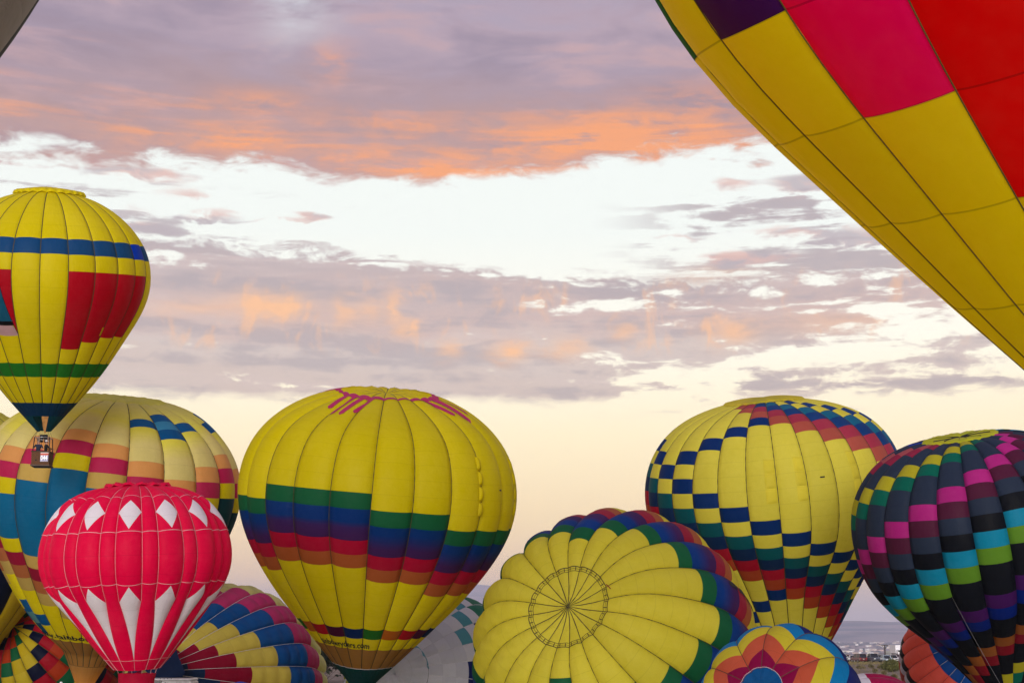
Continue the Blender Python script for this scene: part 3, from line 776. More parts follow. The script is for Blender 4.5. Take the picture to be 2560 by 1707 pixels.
# ------------------------------------------------------------------ C: big pastel patchwork balloon
def balloon_C():
    e = Env('C', .135, mouth_s=33.2, mouth_r=.75, taper=29.3, crown=(-.25, 5))
    b = Balloon(e, 'large balloon with pastel yellow, orange, magenta and blue blocks, partly hidden by the red balloon')
    o = {2: 0, 1: 1, 0: 2, 3: 1, 4: 2, 5: 3, 6: 2, 7: 1, 8: 2, 9: 3, 10: 3, -1: 3, -2: 2, -3: 1, -4: 0, -5: 1, -6: 2}
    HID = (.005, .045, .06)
    def rows(g):
        t = o.get(g, 2); p = 9 - t
        tanrow = (.66, .46, .12) if g in (1, 3, 5) else YEL
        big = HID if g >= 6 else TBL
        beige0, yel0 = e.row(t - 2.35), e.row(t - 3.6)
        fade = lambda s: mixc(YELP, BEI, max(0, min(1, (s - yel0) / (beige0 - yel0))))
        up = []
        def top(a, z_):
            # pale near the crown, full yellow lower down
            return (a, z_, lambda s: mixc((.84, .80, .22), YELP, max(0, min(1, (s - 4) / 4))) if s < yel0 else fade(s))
        diam = {4: [(-3, DBL)], 5: [(-4, DBL), (-3, LBL), (-2, DBL)], 6: [(-3, DBL)], 8: [(-3, DBL)], 9: [(-4, DBL), (-3, LBL), (-2, DBL)], -2: [(-4, DBL), (-3, LBL)]}.get(g)
        if diam:
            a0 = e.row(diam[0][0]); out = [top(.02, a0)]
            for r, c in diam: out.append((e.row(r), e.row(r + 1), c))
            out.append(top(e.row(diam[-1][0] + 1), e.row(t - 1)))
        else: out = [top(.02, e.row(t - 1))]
        out += [(e.row(t - 1), e.row(t), ORP), (e.row(t), e.row(t + 1), MAG), (e.row(t + 1), e.row(t + 2), tanrow), (e.row(t + 2), e.row(p), big),
                (e.row(p), e.row(p + 1), (.64, .44, .12) if g in (1, 3) else YEL), (e.row(p + 1), e.row(p + 2), (.33, .010, .045)), (e.row(p + 2), e.row(p + 3), (.46, .15, .055)),
                (e.row(p + 3), e.row(p + 4), (.55, .40, .11))]
        low = {-1: [(12, DBL), (13, (.10, .26, .30)), (14, (.005, .07, .16))], 0: [(13, DBL)], -2: [(13, DBL)]}.get(g)
        y0 = e.row(p + 4)
        if low and e.row(low[0][0]) > y0:
            out.append((y0, e.row(low[0][0]), YEL))
            for r, c in low: out.append((e.row(r), e.row(r + 1), c))
            y0 = e.row(low[-1][0] + 1)
        out += [(y0, 27.62, YEL), (27.62, 30.87, TAN), (30.87, e.end, (.40, .21, .06))]
        return [x for x in out if x[1] > x[0] + .02]
    b.gores(rows)
    b.finish()
    b.tapes(TAPE_D, .065, s_b=30.8)
    b.ring(TAPE_D, 30.87, .05)
    b.crown(3.35, (.84, .82, .16), rise=.14, pucker=.12, rim=.04)
    b.text('www.rainbowryders.com', -1.25, 8.0, 27.28, .78, bold=.016)
    m = mouth_of(e) - e.base
    basket(b.root, (m[0], m[1], .05), 1.5, 1.0, .25, frame=False)
    li = bpy.data.lights.new('burner_glow', 'POINT'); li.energy = 22; li.color = (1, .55, .2); li.shadow_soft_size = .25
    lo = bpy.data.objects.new('burner_glow', li); COL.objects.link(lo); lo.parent = b.root; lo.location = (m[0], m[1], m[2] + .5)

# ------------------------------------------------------------------ E: yellow balloon with rainbow steps
def balloon_E():
    e = Env('E', .135, mouth_s=30.0, mouth_r=.92, crown=(-.42, 8))
    b = Balloon(e, 'tall yellow balloon with a stepped green, blue, purple, red and orange rainbow band, centre left')
    st = {-3: 0, -2: 0, -1: 0, 0: 1, 1: 1, -4: 1, -5: 1}
    GE = (.010, .13, .055); BE = (.004, .040, .24); PE = (.060, .018, .13); RE = (.46, .006, .045); OE = (.46, .115, .035)
    ringc = [(.02, .16, .02), (.48, .13, .015), (.42, .008, .020), (.075, .006, .050), (.004, .025, .16)]
    def rows(g):
        k = st.get(g, 2); r = e.row
        bp = lambda s: mixc(BE, PE, max(0, min(1, (s - r(k + 1.85)) / (.4 * e.h))))
        return [(.02, r(k), YEL), (r(k), r(k + 1), GE), (r(k + 1), r(k + 3), bp), (r(k + 3), r(k + 4), RE), (r(k + 4), r(k + 5), OE), (r(k + 5), e.fr[0], YEL),
                (e.fr[0], e.fr[1], ringc[g % 5]), (e.fr[1], e.fr[2], YEL), (e.fr[2], e.fr[3], TAN), (e.fr[3], e.end, (.005, .055, .065))]
    b.gores(rows)
    b.finish()
    b.tapes(TAPE_D, .055, s_b=28.0)
    b.ring(TAPE_WW, e.fr[3], .05)
    b.crown(3.35, YEL, rise=.02, pucker=.16, rim=.05)
    # rotation vents: pillowed pockets along two seams
    for g, t0, t1 in ((2, .80, .99), (4, .74, .99)):
        for k in range(4):
            a = e.row(-2.9 + k) ; b.piece(patch(e, g, g + 1, a + .05, a + e.h - .02, YEL, t0=t0, t1=t1, nt=6, ns=6, off=.02, pillow=.22), 'turning_vent')
    # red sun symbol printed round the crown: stripes that run outwards in four bundles
    mar = simple('maroon_print', (.33, .006, .075), .6)
    def stripe(g0, s_a, s_b, w, roundend=True):
        n = 12; rows_ = []
        for i in range(n + 1):
            s = s_a + (s_b - s_a) * i / n
            d = (s_b - s); ww = w if (not roundend or d > w) else math.sqrt(max(.0, w * w - (w - d) ** 2))
            R = max(.3, float(np.interp(s, e.S, e.Rr))); k = e.N / (2 * math.pi * R)
            # keep stripes parallel: lateral offset in metres from the bundle's centre line
            rows_.append([(g0[0] + (g0[1] - x) * k, s) for x in (-ww, -ww / 2, 0, ww / 2, ww)])
        b.decal(rows_, mar, .03, 'sun_ray')
    for gc in (-1.65, 3.85, 9.35, -7.15):
        for off_, ln in ((-.98, 6.35), (-.33, 7.15), (.33, 7.15), (.98, 6.35)):
            stripe((gc, off_), 3.6, ln, .17)
    rr = np.linspace(-11, 11, 133)
    b.decal([[(g, 3.25) for g in rr], [(g, 3.75 + .22 * math.cos((g + 1.65) * 2 * math.pi / 5.5)) for g in rr]], mar, .035, 'sun_ring')
    b.text('rainbowryders.com', -2.95, .42, 25.78, .80, bold=.016)
    m = mouth_of(e) - e.base
    basket(b.root, (m[0], m[1], .05), 1.5, 1.0, .25, frame=False)
    b.decal([[(3.60 + i * .12, 12.7 + j * .10) for i in range(2)] for j in range(2)], INK, .02, 'maker_mark')

# ------------------------------------------------------------------ F: yellow and blue chequered balloon
def balloon_F():
    e = Env('F', .10, mouth_s=31.4)
    b = Balloon(e, 'yellow balloon with slanting blue, teal and red chequers, behind the black one')
    YF = (.85, .78, .09); BF = (.004, .035, .21); TF = (.004, .11, .16); NF = (.006, .030, .13); RF = (.45, .008, .035); OF = (.46, .070, .022); PK = (.45, .045, .10); OK = (.52, .11, .085); BT = (.010, .06, .27); LT = (.012, .16, .33)
    def cell(g, r):
        B = g + 1 if g > -8 else -7 + (-8 - g)
        k = r - B
        if k >= 0:
            if k < 6:
                c = (BF, YF, TF, NF, RF, OF)[k]
                return c
            nl = 7 - g if g <= 0 else 99
            if r == nl: return BF
            return YF
        if g <= 0 and g > -5 and r == -7 - g: return BF
        k = r - (g - 8)
        if g >= -2:
            d = {0: OK, -1: PK, -2: BT, -3: LT, -4: YF, -5: BT, -6: YF}
            if k in d: return d[k]
        if g <= -5 and k - 0 in (): return BF
        return YF
    b.gores(lambda g: cell_rows(e, lambda r: cell(g, r), -13, 17))
    b.finish()
    b.tapes(TAPE_D, .06)
    b.crown(3.2, (.70, .60, .05), rise=.20, pucker=.05, rim=.05)
    for g in (0, 1, 3):
        for k in range(3):
            b.piece(patch(e, g, g + 1, e.row(-3.1 + k) + .04, e.row(-2.1 + k), mixc(YF, (.80, .70, .05), .5), t0=.62, t1=.98, nt=4, ns=4, off=.012, pillow=.02), 'turning_vent')
    b.decal([[(2.42 + i * .08, e.row(-1.55) + j * .10) for i in range(3)] for j in range(2)], INK, .03, 'maker_mark')

# ------------------------------------------------------------------ G: black balloon with coloured blocks
def balloon_G():
    e = Env('G', .165, mouth_s=23.5)
    b = Balloon(e, 'black balloon with a spiral of pink, cyan, lime and purple blocks and a lime crown')
    SL = (.036, .056, .105); BK = (.0095, .0120, .0190); PKG = (.68, .035, .34); MR = (.125, .020, .062); CY = (.010, .36, .60); LM = (.16, .38, .030)
    PU = (.085, .014, .16); BL = (.004, .025, .27); OR = (.44, .135, .030); RD = (.34, .012, .030); YG = (.66, .60, .03); GR = (.004, .19, .13); CR = (.40, .030, .085); SA = (.52, .11, .13)
    def cell(g, r):
        k = r - (-1 - g if g > -9 else -1 - g - 24 + 0)
        if g > 7: k = r - (-1 - g)
        d = {0: PKG, 1: MR, 4: CY, 5: LM, 8: PU, 9: BL, 12: OR, 13: RD, -3: GR, -4: YG, -7: CR, -8: SA, -11: (.01, .06, .5), 16: YG, 17: GR}
        if k in d: return d[k]
        return SL if k < 3 else BK  # slate turns black lower down: partly cloth colour, partly shade put into it
    b.gores(lambda g: cell_rows(e, lambda r: cell(g, r), -8, 17))
    b.finish()
    b.crown(2.45, (.78, .80, .03), rise=.16, pucker=.07, rim=.04, sag=.30, nseg=12)
    b.tapes(BLACKC, .010, s_a=.12, s_b=1.9, off=.20, gs=[-4, -2, 0, 1, 3, 6, 9, -7], name='valve_line')
    a = e.raw(np.array([-1.0]), np.array([0.0]), np.array([e.row(7.0)]), .05)[0] - e.base
    z = np.array([28.9, 84.3, 1.2]) - e.base
    mb = MB(); mb.tube([a + (z - a) * t + np.array([0, 0, -.6 * t * (1 - t)]) for t in np.linspace(0, 1, 14)], .009, 5); mb.build('crown_line', ROPE, b.root)
    m = mouth_of(e) - e.base
    basket(b.root, (m[0], m[1], .05), 1.4, 1.0, .5)

# ------------------------------------------------------------------ K: yellow balloon lying with its crown towards us
def balloon_K():
    e = Env('K', .21, mouth_s=28.4, slack=.032)
    b = Balloon(e, 'yellow balloon half inflated on its side, crown ring facing us, rainbow edge', mat=FAB)
    YK = (.84, .76, .065)
    rows10 = [0, 1, 2, 3, 4, 5, 4, 3, 2, 1]
    GK = (.012, .15, .065); BK = (.006, .055, .33); PK = (.075, .025, .15); RK = (.42, .025, .065); OK = (.50, .14, .06)
    def rows(g):
        k = rows10[g % 10]; r = e.row
        bp = lambda s: mixc(BK, PK, max(0, min(1, (s - r(k + 1.8)) / (.5 * e.h))))
        return [(.02, 2.62, YK), (2.62, r(k), YK), (r(k), r(k + 1), GK), (r(k + 1), r(k + 3), bp), (r(k + 3), r(k + 4), RK), (r(k + 4), r(k + 5), OK), (r(k + 5), e.end, YK)]
    b.gores(rows, nt=10)
    b.finish()
    b.tapes(TAPE_D, .055)
    thick = TAPE_D
    b.ring(thick, 2.56, .050, off=.04, name='crown_ring', bul=True); b.ring(thick, 2.30, .030, off=.035, name='crown_ring', bul=True); b.ring(thick, 2.43, .018, off=.035, name='crown_ring')
    for i in range(40):                      # the short ties between the rings
        g = i / 2 + .25
        b.decal([[(g - .03, 2.33), (g + .03, 2.33)], [(g - .03, 2.53), (g + .03, 2.53)]], thick, .05, 'ring_tie')
    b.decal([[(3.9 + .08 * j, 2.60 + .03 * j) for j in range(8)], [(3.9 + .08 * j, 2.66 + .03 * j) for j in range(8)]], simple('red_cord', (.22, .02, .01), .7), .06, 'red_cord')
    for k in range(4):                       # scalloped vent slots
        c = 4.40 + .03 * k; s0_ = e.row(6.2 + 1.0 * k)
        b.decal([[(c - .17 * math.sin(math.pi * i / 8), s0_ + e.h * .98 * i / 8) for i in range(9)], [(c + .02, s0_ + e.h * .98 * i / 8) for i in range(9)]], INK, .03, 'vent_slot')

# ------------------------------------------------------------------ R: small red balloon with white diamonds
def balloon_R():
    e = Env('R', .20, mouth_s=14.17, mouth_r=.95)
    b = Balloon(e, 'small red balloon with white diamonds and long white spearheads, in front on the left', mat=FAB_TIGHT)
    RDD = (.82, .0015, .062); WH = (.84, .83, .90)
    s_lo, s_up, s_t = 13.4, e.fr[0], 3.62
    def hw(S):
        S = np.asarray(S, float)
        return np.where(S < 9.5, .31, .31 * np.clip(1 - (S - 9.5) / (s_lo - 9.5), .0, 1))
    dt, dw, db = e.fr[4], 4.66, e.fr[5] - .02
    half = e.N // 2
    for g in range(-half, e.N - half):
        L = (lambda g: (lambda S: g - hw(S)))(g); Rr = (lambda g: (lambda S: g + hw(S)))(g); Rn = (lambda g: (lambda S: g + 1 - hw(S)))(g)
        up = lambda t: dw - (dw - dt) * (1 - abs(2 * t - 1)); dn = lambda t: dw + (db - dw) * (1 - abs(2 * t - 1))
        sp = lambda t: 8.56 + (9.6 - 8.56) * abs(2 * t - 1)
        nt = 10
        b.piece(patch(e, L, Rr, .02, s_t, RDD, nt=nt))
        b.piece(patch(e, L, Rr, s_t, up, RDD, nt=nt, ns=3))
        b.piece(patch(e, L, Rr, up, dn, WH, nt=nt, ns=6), 'diamond')
        b.piece(patch(e, L, Rr, dn, s_up, RDD, nt=nt, ns=4))
        b.piece(patch(e, L, Rr, s_up, 8.47, RDD, nt=nt, ns=8))
        b.piece(patch(e, L, Rr, 8.47, sp, RDD, nt=nt, ns=4))
        b.piece(patch(e, L, Rr, sp, s_lo, WH, nt=nt, ns=14), 'spearhead')
        for a, z in ((.02, s_t), (s_t, s_up), (s_up, 8.47), (8.47, s_lo), (s_lo, e.end)):
            b.piece(patch(e, Rr, Rn, a, z, RDD, nt=6))
        
    b.finish()
    b.tapes(TAPE_W, .018, s_a=1.6, s_b=s_lo, gfun=lambda g, S: g - hw(S), off=.02)
    b.tapes(TAPE_W, .018, s_a=1.6, s_b=s_lo, gfun=lambda g, S: g + hw(S), off=.02)
    b.tapes(TAPE_W, .016, s_a=s_lo, s_b=e.end)
    for s in (s_t, s_up, 8.47, s_lo):
        k = float(hw(s)); sp_ = []
        for g in range(-half, e.N - half): sp_ += ([(g - k, g + k)] if k > .01 else []) + [(g + k, g + 1 - k)]
        b.ring_pieces(TAPE_W, s, .026, sp_)
    b.crown(1.75, RDD, rise=.16, pucker=.16, rim=.08, nseg=14)
    m = mouth_of(e) - e.base
    # mouth hoop, gap with ties, and the fabric skirt below it
    mb = MB(); mb.tube([(m[0] + 1.08 * math.cos(a), m[1] + 1.08 * math.sin(a), m[2]) for a in np.linspace(0, 2 * math.pi, 33)], .02, 5); mb.build('mouth_hoop', TAPE_W, b.root)
    mb = MB(); prof = []
    n = 48
    rows_ = [(-.20, 1.0), (-.26, .98), (-.6, .95), (-1.0, .93), (-1.5, .90)]
    P = []
    for dz, r in rows_:
        for j in range(n):
            a = 2 * math.pi * j / n
            scal = .05 * abs(math.sin(a * 7)) if dz > -.3 else 0
            P.append((m[0] + r * (1 + .015 * math.sin(a * 9 + dz * 5)) * math.cos(a), m[1] + r * (1 + .015 * math.sin(a * 9 + dz * 5)) * math.sin(a), m[2] + dz - scal))
    F = [(i * n + j, i * n + (j + 1) % n, (i + 1) * n + (j + 1) % n, (i + 1) * n + j) for i in range(len(rows_) - 1) for j in range(n)]
    add_mesh('skirt', np.array(P), F, None, np.broadcast_to(np.array((.56, .010, .055)), (len(P), 3)), np.array([[.5, .3]] * len(P)), FAB_SOFT, b.root)
    for a in np.linspace(0, 2 * math.pi, 13)[:-1]:
        mb = MB(); mb.tube([(m[0] + 1.06 * math.cos(a), m[1] + 1.06 * math.sin(a), m[2]), (m[0] + 1.0 * math.cos(a), m[1] + 1.0 * math.sin(a), m[2] - .22)], .012, 4); mb.build('skirt_tie', TAPE_W, b.root)
    basket(b.root, (m[0], m[1], .05), 1.2, .95, .5)

# ------------------------------------------------------------------ I: rainbow chequered balloon at the lower left
def balloon_I():
    e = Env('I', .11, mouth_s=26.5, quilt=.03)
    b = Balloon(e, 'rainbow chequered balloon on its side with spiral of yellow, navy, red and green squares', mat=FAB)
    pal = [(.005, .008, .035), (.42, .006, .022), (.46, .045, .010), (.010, .125, .050), (.62, .47, .02), (.64, .50, .03)]
    b.gores(lambda g: cell_rows(e, lambda r: pal[(r - (g + 2)) % 6] if (r - (g + 2)) % 6 != 4 or True else None, -1, 21), nt=5)
    b.finish()
    b.tapes(TAPE_D, .05)

# ------------------------------------------------------------------ H: striped balloon lying with its mouth towards us
def balloon_H():
    e = Env('H', .13, mouth_s=33.6, mouth_r=1.6, quilt=.085)
    b = Balloon(e, 'quilted maroon, yellow, blue and pink balloon filling on the ground, mouth towards us')
    MH = (.36, .008, .042); YH = (.82, .68, .12); BH = (.008, .10, .38); PH = (.62, .045, .20); CH = (.84, .82, .30); NH = (.012, .035, .11)
    def rows(g):
        r = e.row; k = g if g < 12 else g - 24
        a = [(2.0, r(k + 5), CH), (r(k + 5), r(k + 2), PH), (r(k + 2), r(k - 1), BH), (r(k - 1), r(k - 4), YH), (r(k - 4), r(k - 7), MH), (r(k - 7), e.end, NH)]
        return [(max(x, 2.0), min(y, e.end), c) for x, y, c in a if min(y, e.end) - max(x, 2.0) > .1]
    b.gores(rows)
    b.finish()
    b.tapes(TAPE_WW, .032, s_a=2.0)
    # slack navy mouth cloth folded over the opening
    m = mouth_of(e) - e.base; dn = -e.up
    n, k = 36, 8; P = []
    for i in range(k):
        u = i / (k - 1)
        for j in range(n):
            a = 2 * math.pi * j / n; r = 2.25 * (1 - .75 * u) * (1 + .06 * math.sin(a * 7 + u * 4) + .03 * math.sin(a * 15))
            c = m + dn * (u * 2.2 - .2) + np.array([0, 0, -.5 * u])
            p = c + r * (math.cos(a) * e.f + math.sin(a) * e.r); p[2] = max(p[2], .06); P.append(p)
    F = [(i * n + j, i * n + (j + 1) % n, (i + 1) * n + (j + 1) % n, (i + 1) * n + j) for i in range(k - 1) for j in range(n)]
    add_mesh('mouth_scoop', np.array(P), F, None, np.broadcast_to(np.array((.014, .030, .090)), (len(P), 3)), np.array([[.5, .3]] * len(P)), FAB_SOFT, b.root)

# ------------------------------------------------------------------ J: grey-white balloon with teal chequers
def balloon_J():
    e = Env('J', .05, mouth_s=30.0, slack=.03)
    b = Balloon(e, 'grey white balloon on its side with teal and navy chequers round a crumpled crown', mat=FAB_SOFT)
    W = (.74, .74, .80); W2 = (.84, .83, .86); T = (.12, .40, .47); N = (.010, .020, .14); Y = (.50, .52, .06); G = (.03, .22, .12)
    def cell(g, r):
        if r < 0: return mixc(W, (.64, .64, .72), .5 * ((r + g) % 2))
        if -7 < g < 4:
            if g == 0: return N if r < 2 else W2
            if g == -1: return (W2, N, W2, T, G)[min(r, 4)]
            if g == -2: return (T, W2, N, W2, G)[min(r, 4)]
            if g == -3: return (W2, T, W2, G, G)[min(r, 4)]
            if g == -4: return (W2, W2, T, W2, G)[min(r, 4)]
            if g > 0: return N if r in (0, 2) else W2
            return (W2, T, W2, G, G)[min(r, 4)]
        return (W2, Y, Y, W2, T)[min(r, 4)] if g % 2 else (Y, W2, T, Y, W2)[min(r, 4)]
    b.gores(lambda g: cell_rows(e, lambda r: cell(g, r), -3, 20))
    b.finish()
    b.tapes(TAPE_WW, .04, s_a=2.8)
    b.crown(2.8, (.70, .70, .76), rise=.05, pucker=.22, rim=.04, sag=.5, nseg=17)
    b.ring(simple('grey_shade', (.12, .12, .13), .7), 2.85, .04, off=.01)

# ------------------------------------------------------------------ L: flower balloon
def balloon_L():
    e = Env('L', .105, mouth_s=13.5, slack=.012)
    b = Balloon(e, 'low balloon with a flower of maroon, orange and yellow petals on blue, crown towards us')
    mt, mv, ot, ov, yt, yv, sv, rd = e.fr
    SKY = (.008, .28, .68); NV = (.016, .026, .20); MA = (.33, .004, .075); OR = (.76, .135, .065); YL = (.86, .74, .045)
    def line(tip, val, even):
        return (lambda t: tip + (val - tip) * t ** .68) if even else (lambda t: tip + (val - tip) * (1 - t) ** .68)
    half = e.N // 2
    for g in range(-half, e.N - half):
        ev = g % 2 == 0
        ls = [lambda t: rd, line(mt, mv, ev), line(ot, ov, ev), line(yt, yv, ev), line(yt + .95, sv, ev)]
        for (a, z, c) in ((ls[0], ls[1], MA), (ls[1], ls[2], OR), (ls[2], ls[3], YL), (ls[3], ls[4], SKY)):
            b.piece(patch(e, g, g + 1, a, z, c, nt=12, ns=8), 'petal_panel')
        b.piece(patch(e, g, g + 1, ls[4], e.end, NV, nt=8, ns=20))
    b.finish()
    b.tapes(simple('thin_seam', (.10, .05, .03), .7), .03, s_a=rd)
    b.crown(rd + .04, (.008, .13, .40), rise=.07, pucker=.05, rim=.03, nseg=12, mat=FAB_SOFT)
    b.ring(TAPE_WW, rd + .05, .016, off=.06)

# ------------------------------------------------------------------ M: coral balloon behind the black one
def balloon_M():
    e = Env('M', .17, mouth_s=13.4)
    b = Balloon(e, 'coral balloon with blue crown and black and white edge, lying behind the black balloon', mat=FAB_TIGHT)
    def rows(g): return [(.02, 3.95, (.005, .075, .36)), (3.95, 6.75, (.92, .125, .090)), (6.75, 7.45, (.020, .014, .022)), (7.45, 8.3, (.66, .62, .76)), (8.3, e.end, (.55, .07, .06))]
    b.gores(rows, nt=10)
    b.finish()
    b.tapes(simple('coral_seam', (.45, .10, .09), .7), .03, s_a=4.0)
    b.tapes(TAPE_WW, .03, s_a=.1, s_b=3.9)

# ------------------------------------------------------------------ P: huge near balloon, upper right
def balloon_P():
    e = Env('P', .05, mouth_s=31.5, ground=False)
    b = Balloon(e, 'huge near balloon with yellow underside and purple, crimson and red blocks, upper right', mat=FAB_BIG)
    YP = (.88, .79, .008); pat = {-2: (.010, .13, .02), -1: YP, 0: (.060, .009, .24), 1: (.92, .004, .230), 2: (.84, .004, .006), 3: (.55, .13, .01), 4: (.60, .02, .02)}
    st = {-2: 0, -1: -2, 0: 0, 1: 1, 2: 2, 3: 3, 4: 2, 5: 1, 6: 0}
    others = ((.88, .79, .008), (.85, .60, .02), (.88, .80, .10), (.85, .25, .03))  # panels out of view, coloured bright to throw light inside the envelope
    def cell(g, r):
        k = st.get(g, 0)
        if r >= k: return YP
        return pat[g] if g in pat and r >= k - 3 - (g % 3) else others[(g + r // 3) % 4]
    def rows(g):
        return [(e.row(r), e.row(r + 1), cell(g, r)) for r in range(-7, 6)]
    b.gores(rows, nt=8)
    b.finish()
    b.tapes(simple('olive_tape', (.085, .060, .010), .7), .034)
    b.crown(3.0, YP, rise=.15, pucker=.06)
    m = mouth_of(e) - e.base
    basket(b.root, (m[0], m[1], m[2] - 2.6), 1.3, 1.0, 1.0)

# ------------------------------------------------------------------ D: grey near balloon, upper left corner
def balloon_D():
    e = Env('D', .0, mouth_s=26.4, ground=False)
    b = Balloon(e, 'near grey balloon with a black edge gore, only its corner in view at upper left')
    def rows(g): return [(e.row(r), e.row(r + 2), (BLK if g in (6, 7) else (.42, .39, .36))) for r in range(-8, 16, 2)]
    b.gores(rows, nt=6)
    b.finish()
    b.crown(2.8, (.3, .28, .26), rise=.15, pucker=.05)
    m = mouth_of(e) - e.base
    basket(b.root, (m[0], m[1], m[2] - 2.6), 1.3, 1.0, 1.0)

# ------------------------------------------------------------------ B: navy and yellow balloon at the left edge
def balloon_B():
    e = Env('B', .08, mouth_s=31.2, mouth_r=.9)
    b = Balloon(e, 'yellow and navy balloon at the left edge, behind the pastel one')
    def rows(g):
        lowc = (.006, .010, .040) if g < 5 else (.60, .43, .02)
        return [(.02, 7.2, (.62, .56, .06)), (7.2, 8.6, (.01, .10, .35)), (8.6, 17, (.62, .54, .05)), (17, e.end, lowc)]
    b.gores(rows)
    b.finish()
    b.tapes(TAPE_D, .06)
    b.crown(3.0, (.62, .56, .06), rise=.15, pucker=.06)
    m = mouth_of(e) - e.base
    basket(b.root, (m[0], m[1], .05), 1.4, 1.0, .3, frame=False)
def balloon_N():
    e = Env('N', .12, mouth_s=12.5, flat=.70, slack=.03)
    b = Balloon(e, 'flattened white and maroon balloon spread on the ground beside the dirt bank', mat=FAB_TIGHT)
    WN = (.84, .80, .94); MN = (.45, .008, .09)
    def rows(g):
        if g % 4 in (2, 3): return [(.02, 1.8, WN), (1.8, 5.2, MN), (5.2, e.end, WN)]
        return [(.02, e.end, WN)]
    b.gores(rows, nt=8); b.finish()

def balloon_O():
    e = Env('O', .10, mouth_s=7.6, slack=.01)
    b = Balloon(e, 'bright blue balloon just starting to swell, in front of the striped one', mat=FAB_TIGHT)
    b.gores(lambda g: [(.02, e.end, (.66, .66, .70) if g in (3, 4) else (.004, .050, .50))], nt=8); b.finish()
    b.tapes(TAPE_WW, .03, s_a=.4)

# ------------------------------------------------------------------ terrain
def sstep(x, a, b):
    t = np.clip((x - a) / (b - a), 0, 1); return t * t * (3 - 2 * t)
def fbm(x, y, o=5, s=0.0):
    r = 0; a = 1; f = 1
    for i in range(o):
        r = r + a * np.sin(x * f * 1.7 + 3.1 * i + s + 1.3 * np.sin(y * f * 1.1 + i)) * np.sin(y * f * 1.9 + 1.7 * i - s + 1.1 * np.sin(x * f * 1.3 + 2 * i)); a *= .5; f *= 2.03
    return r
def tz(x, y):
    d = np.hypot(x, y); az = np.degrees(np.arctan2(x, np.maximum(y, 1e-3)))
    z = np.zeros_like(d)
    z = z + sstep(d, 150, 330) * .25 * (1 + fbm(x * .02, y * .02, 4)) * (1 - sstep(d, 330, 420))
    z = z - 70 * sstep(d, 470, 2600)
    z = z + sstep(d, 6500, 12000) * 62 + sstep(d, 6500, 11500) * 8 * fbm(x * .0008, y * .0008, 4, 2.0)
    mesa = 205 + 14 * fbm(x * .0005, y * .0005, 5, 4.0) - 8 * np.clip(az - 13, -6, 10)
    up = sstep(d, 11800, 13000) * .36 + sstep(d, 13200, 14400) * .64
    z = z + mesa * up * (1 + .08 * fbm(x * .002, y * .002, 4) * (1 - sstep(d, 13600, 14400)))
    ridge = 395 * (1 - sstep(az, 1.5, 11)) * (1 - .42 * sstep(-az, 3, 10)) + 30 * fbm(az * .20 + 0 * d, d * 1e-4, 6, 1.0)
    z = z + np.maximum(ridge - 40, 0) * sstep(d, 14600, 17000)
    return z
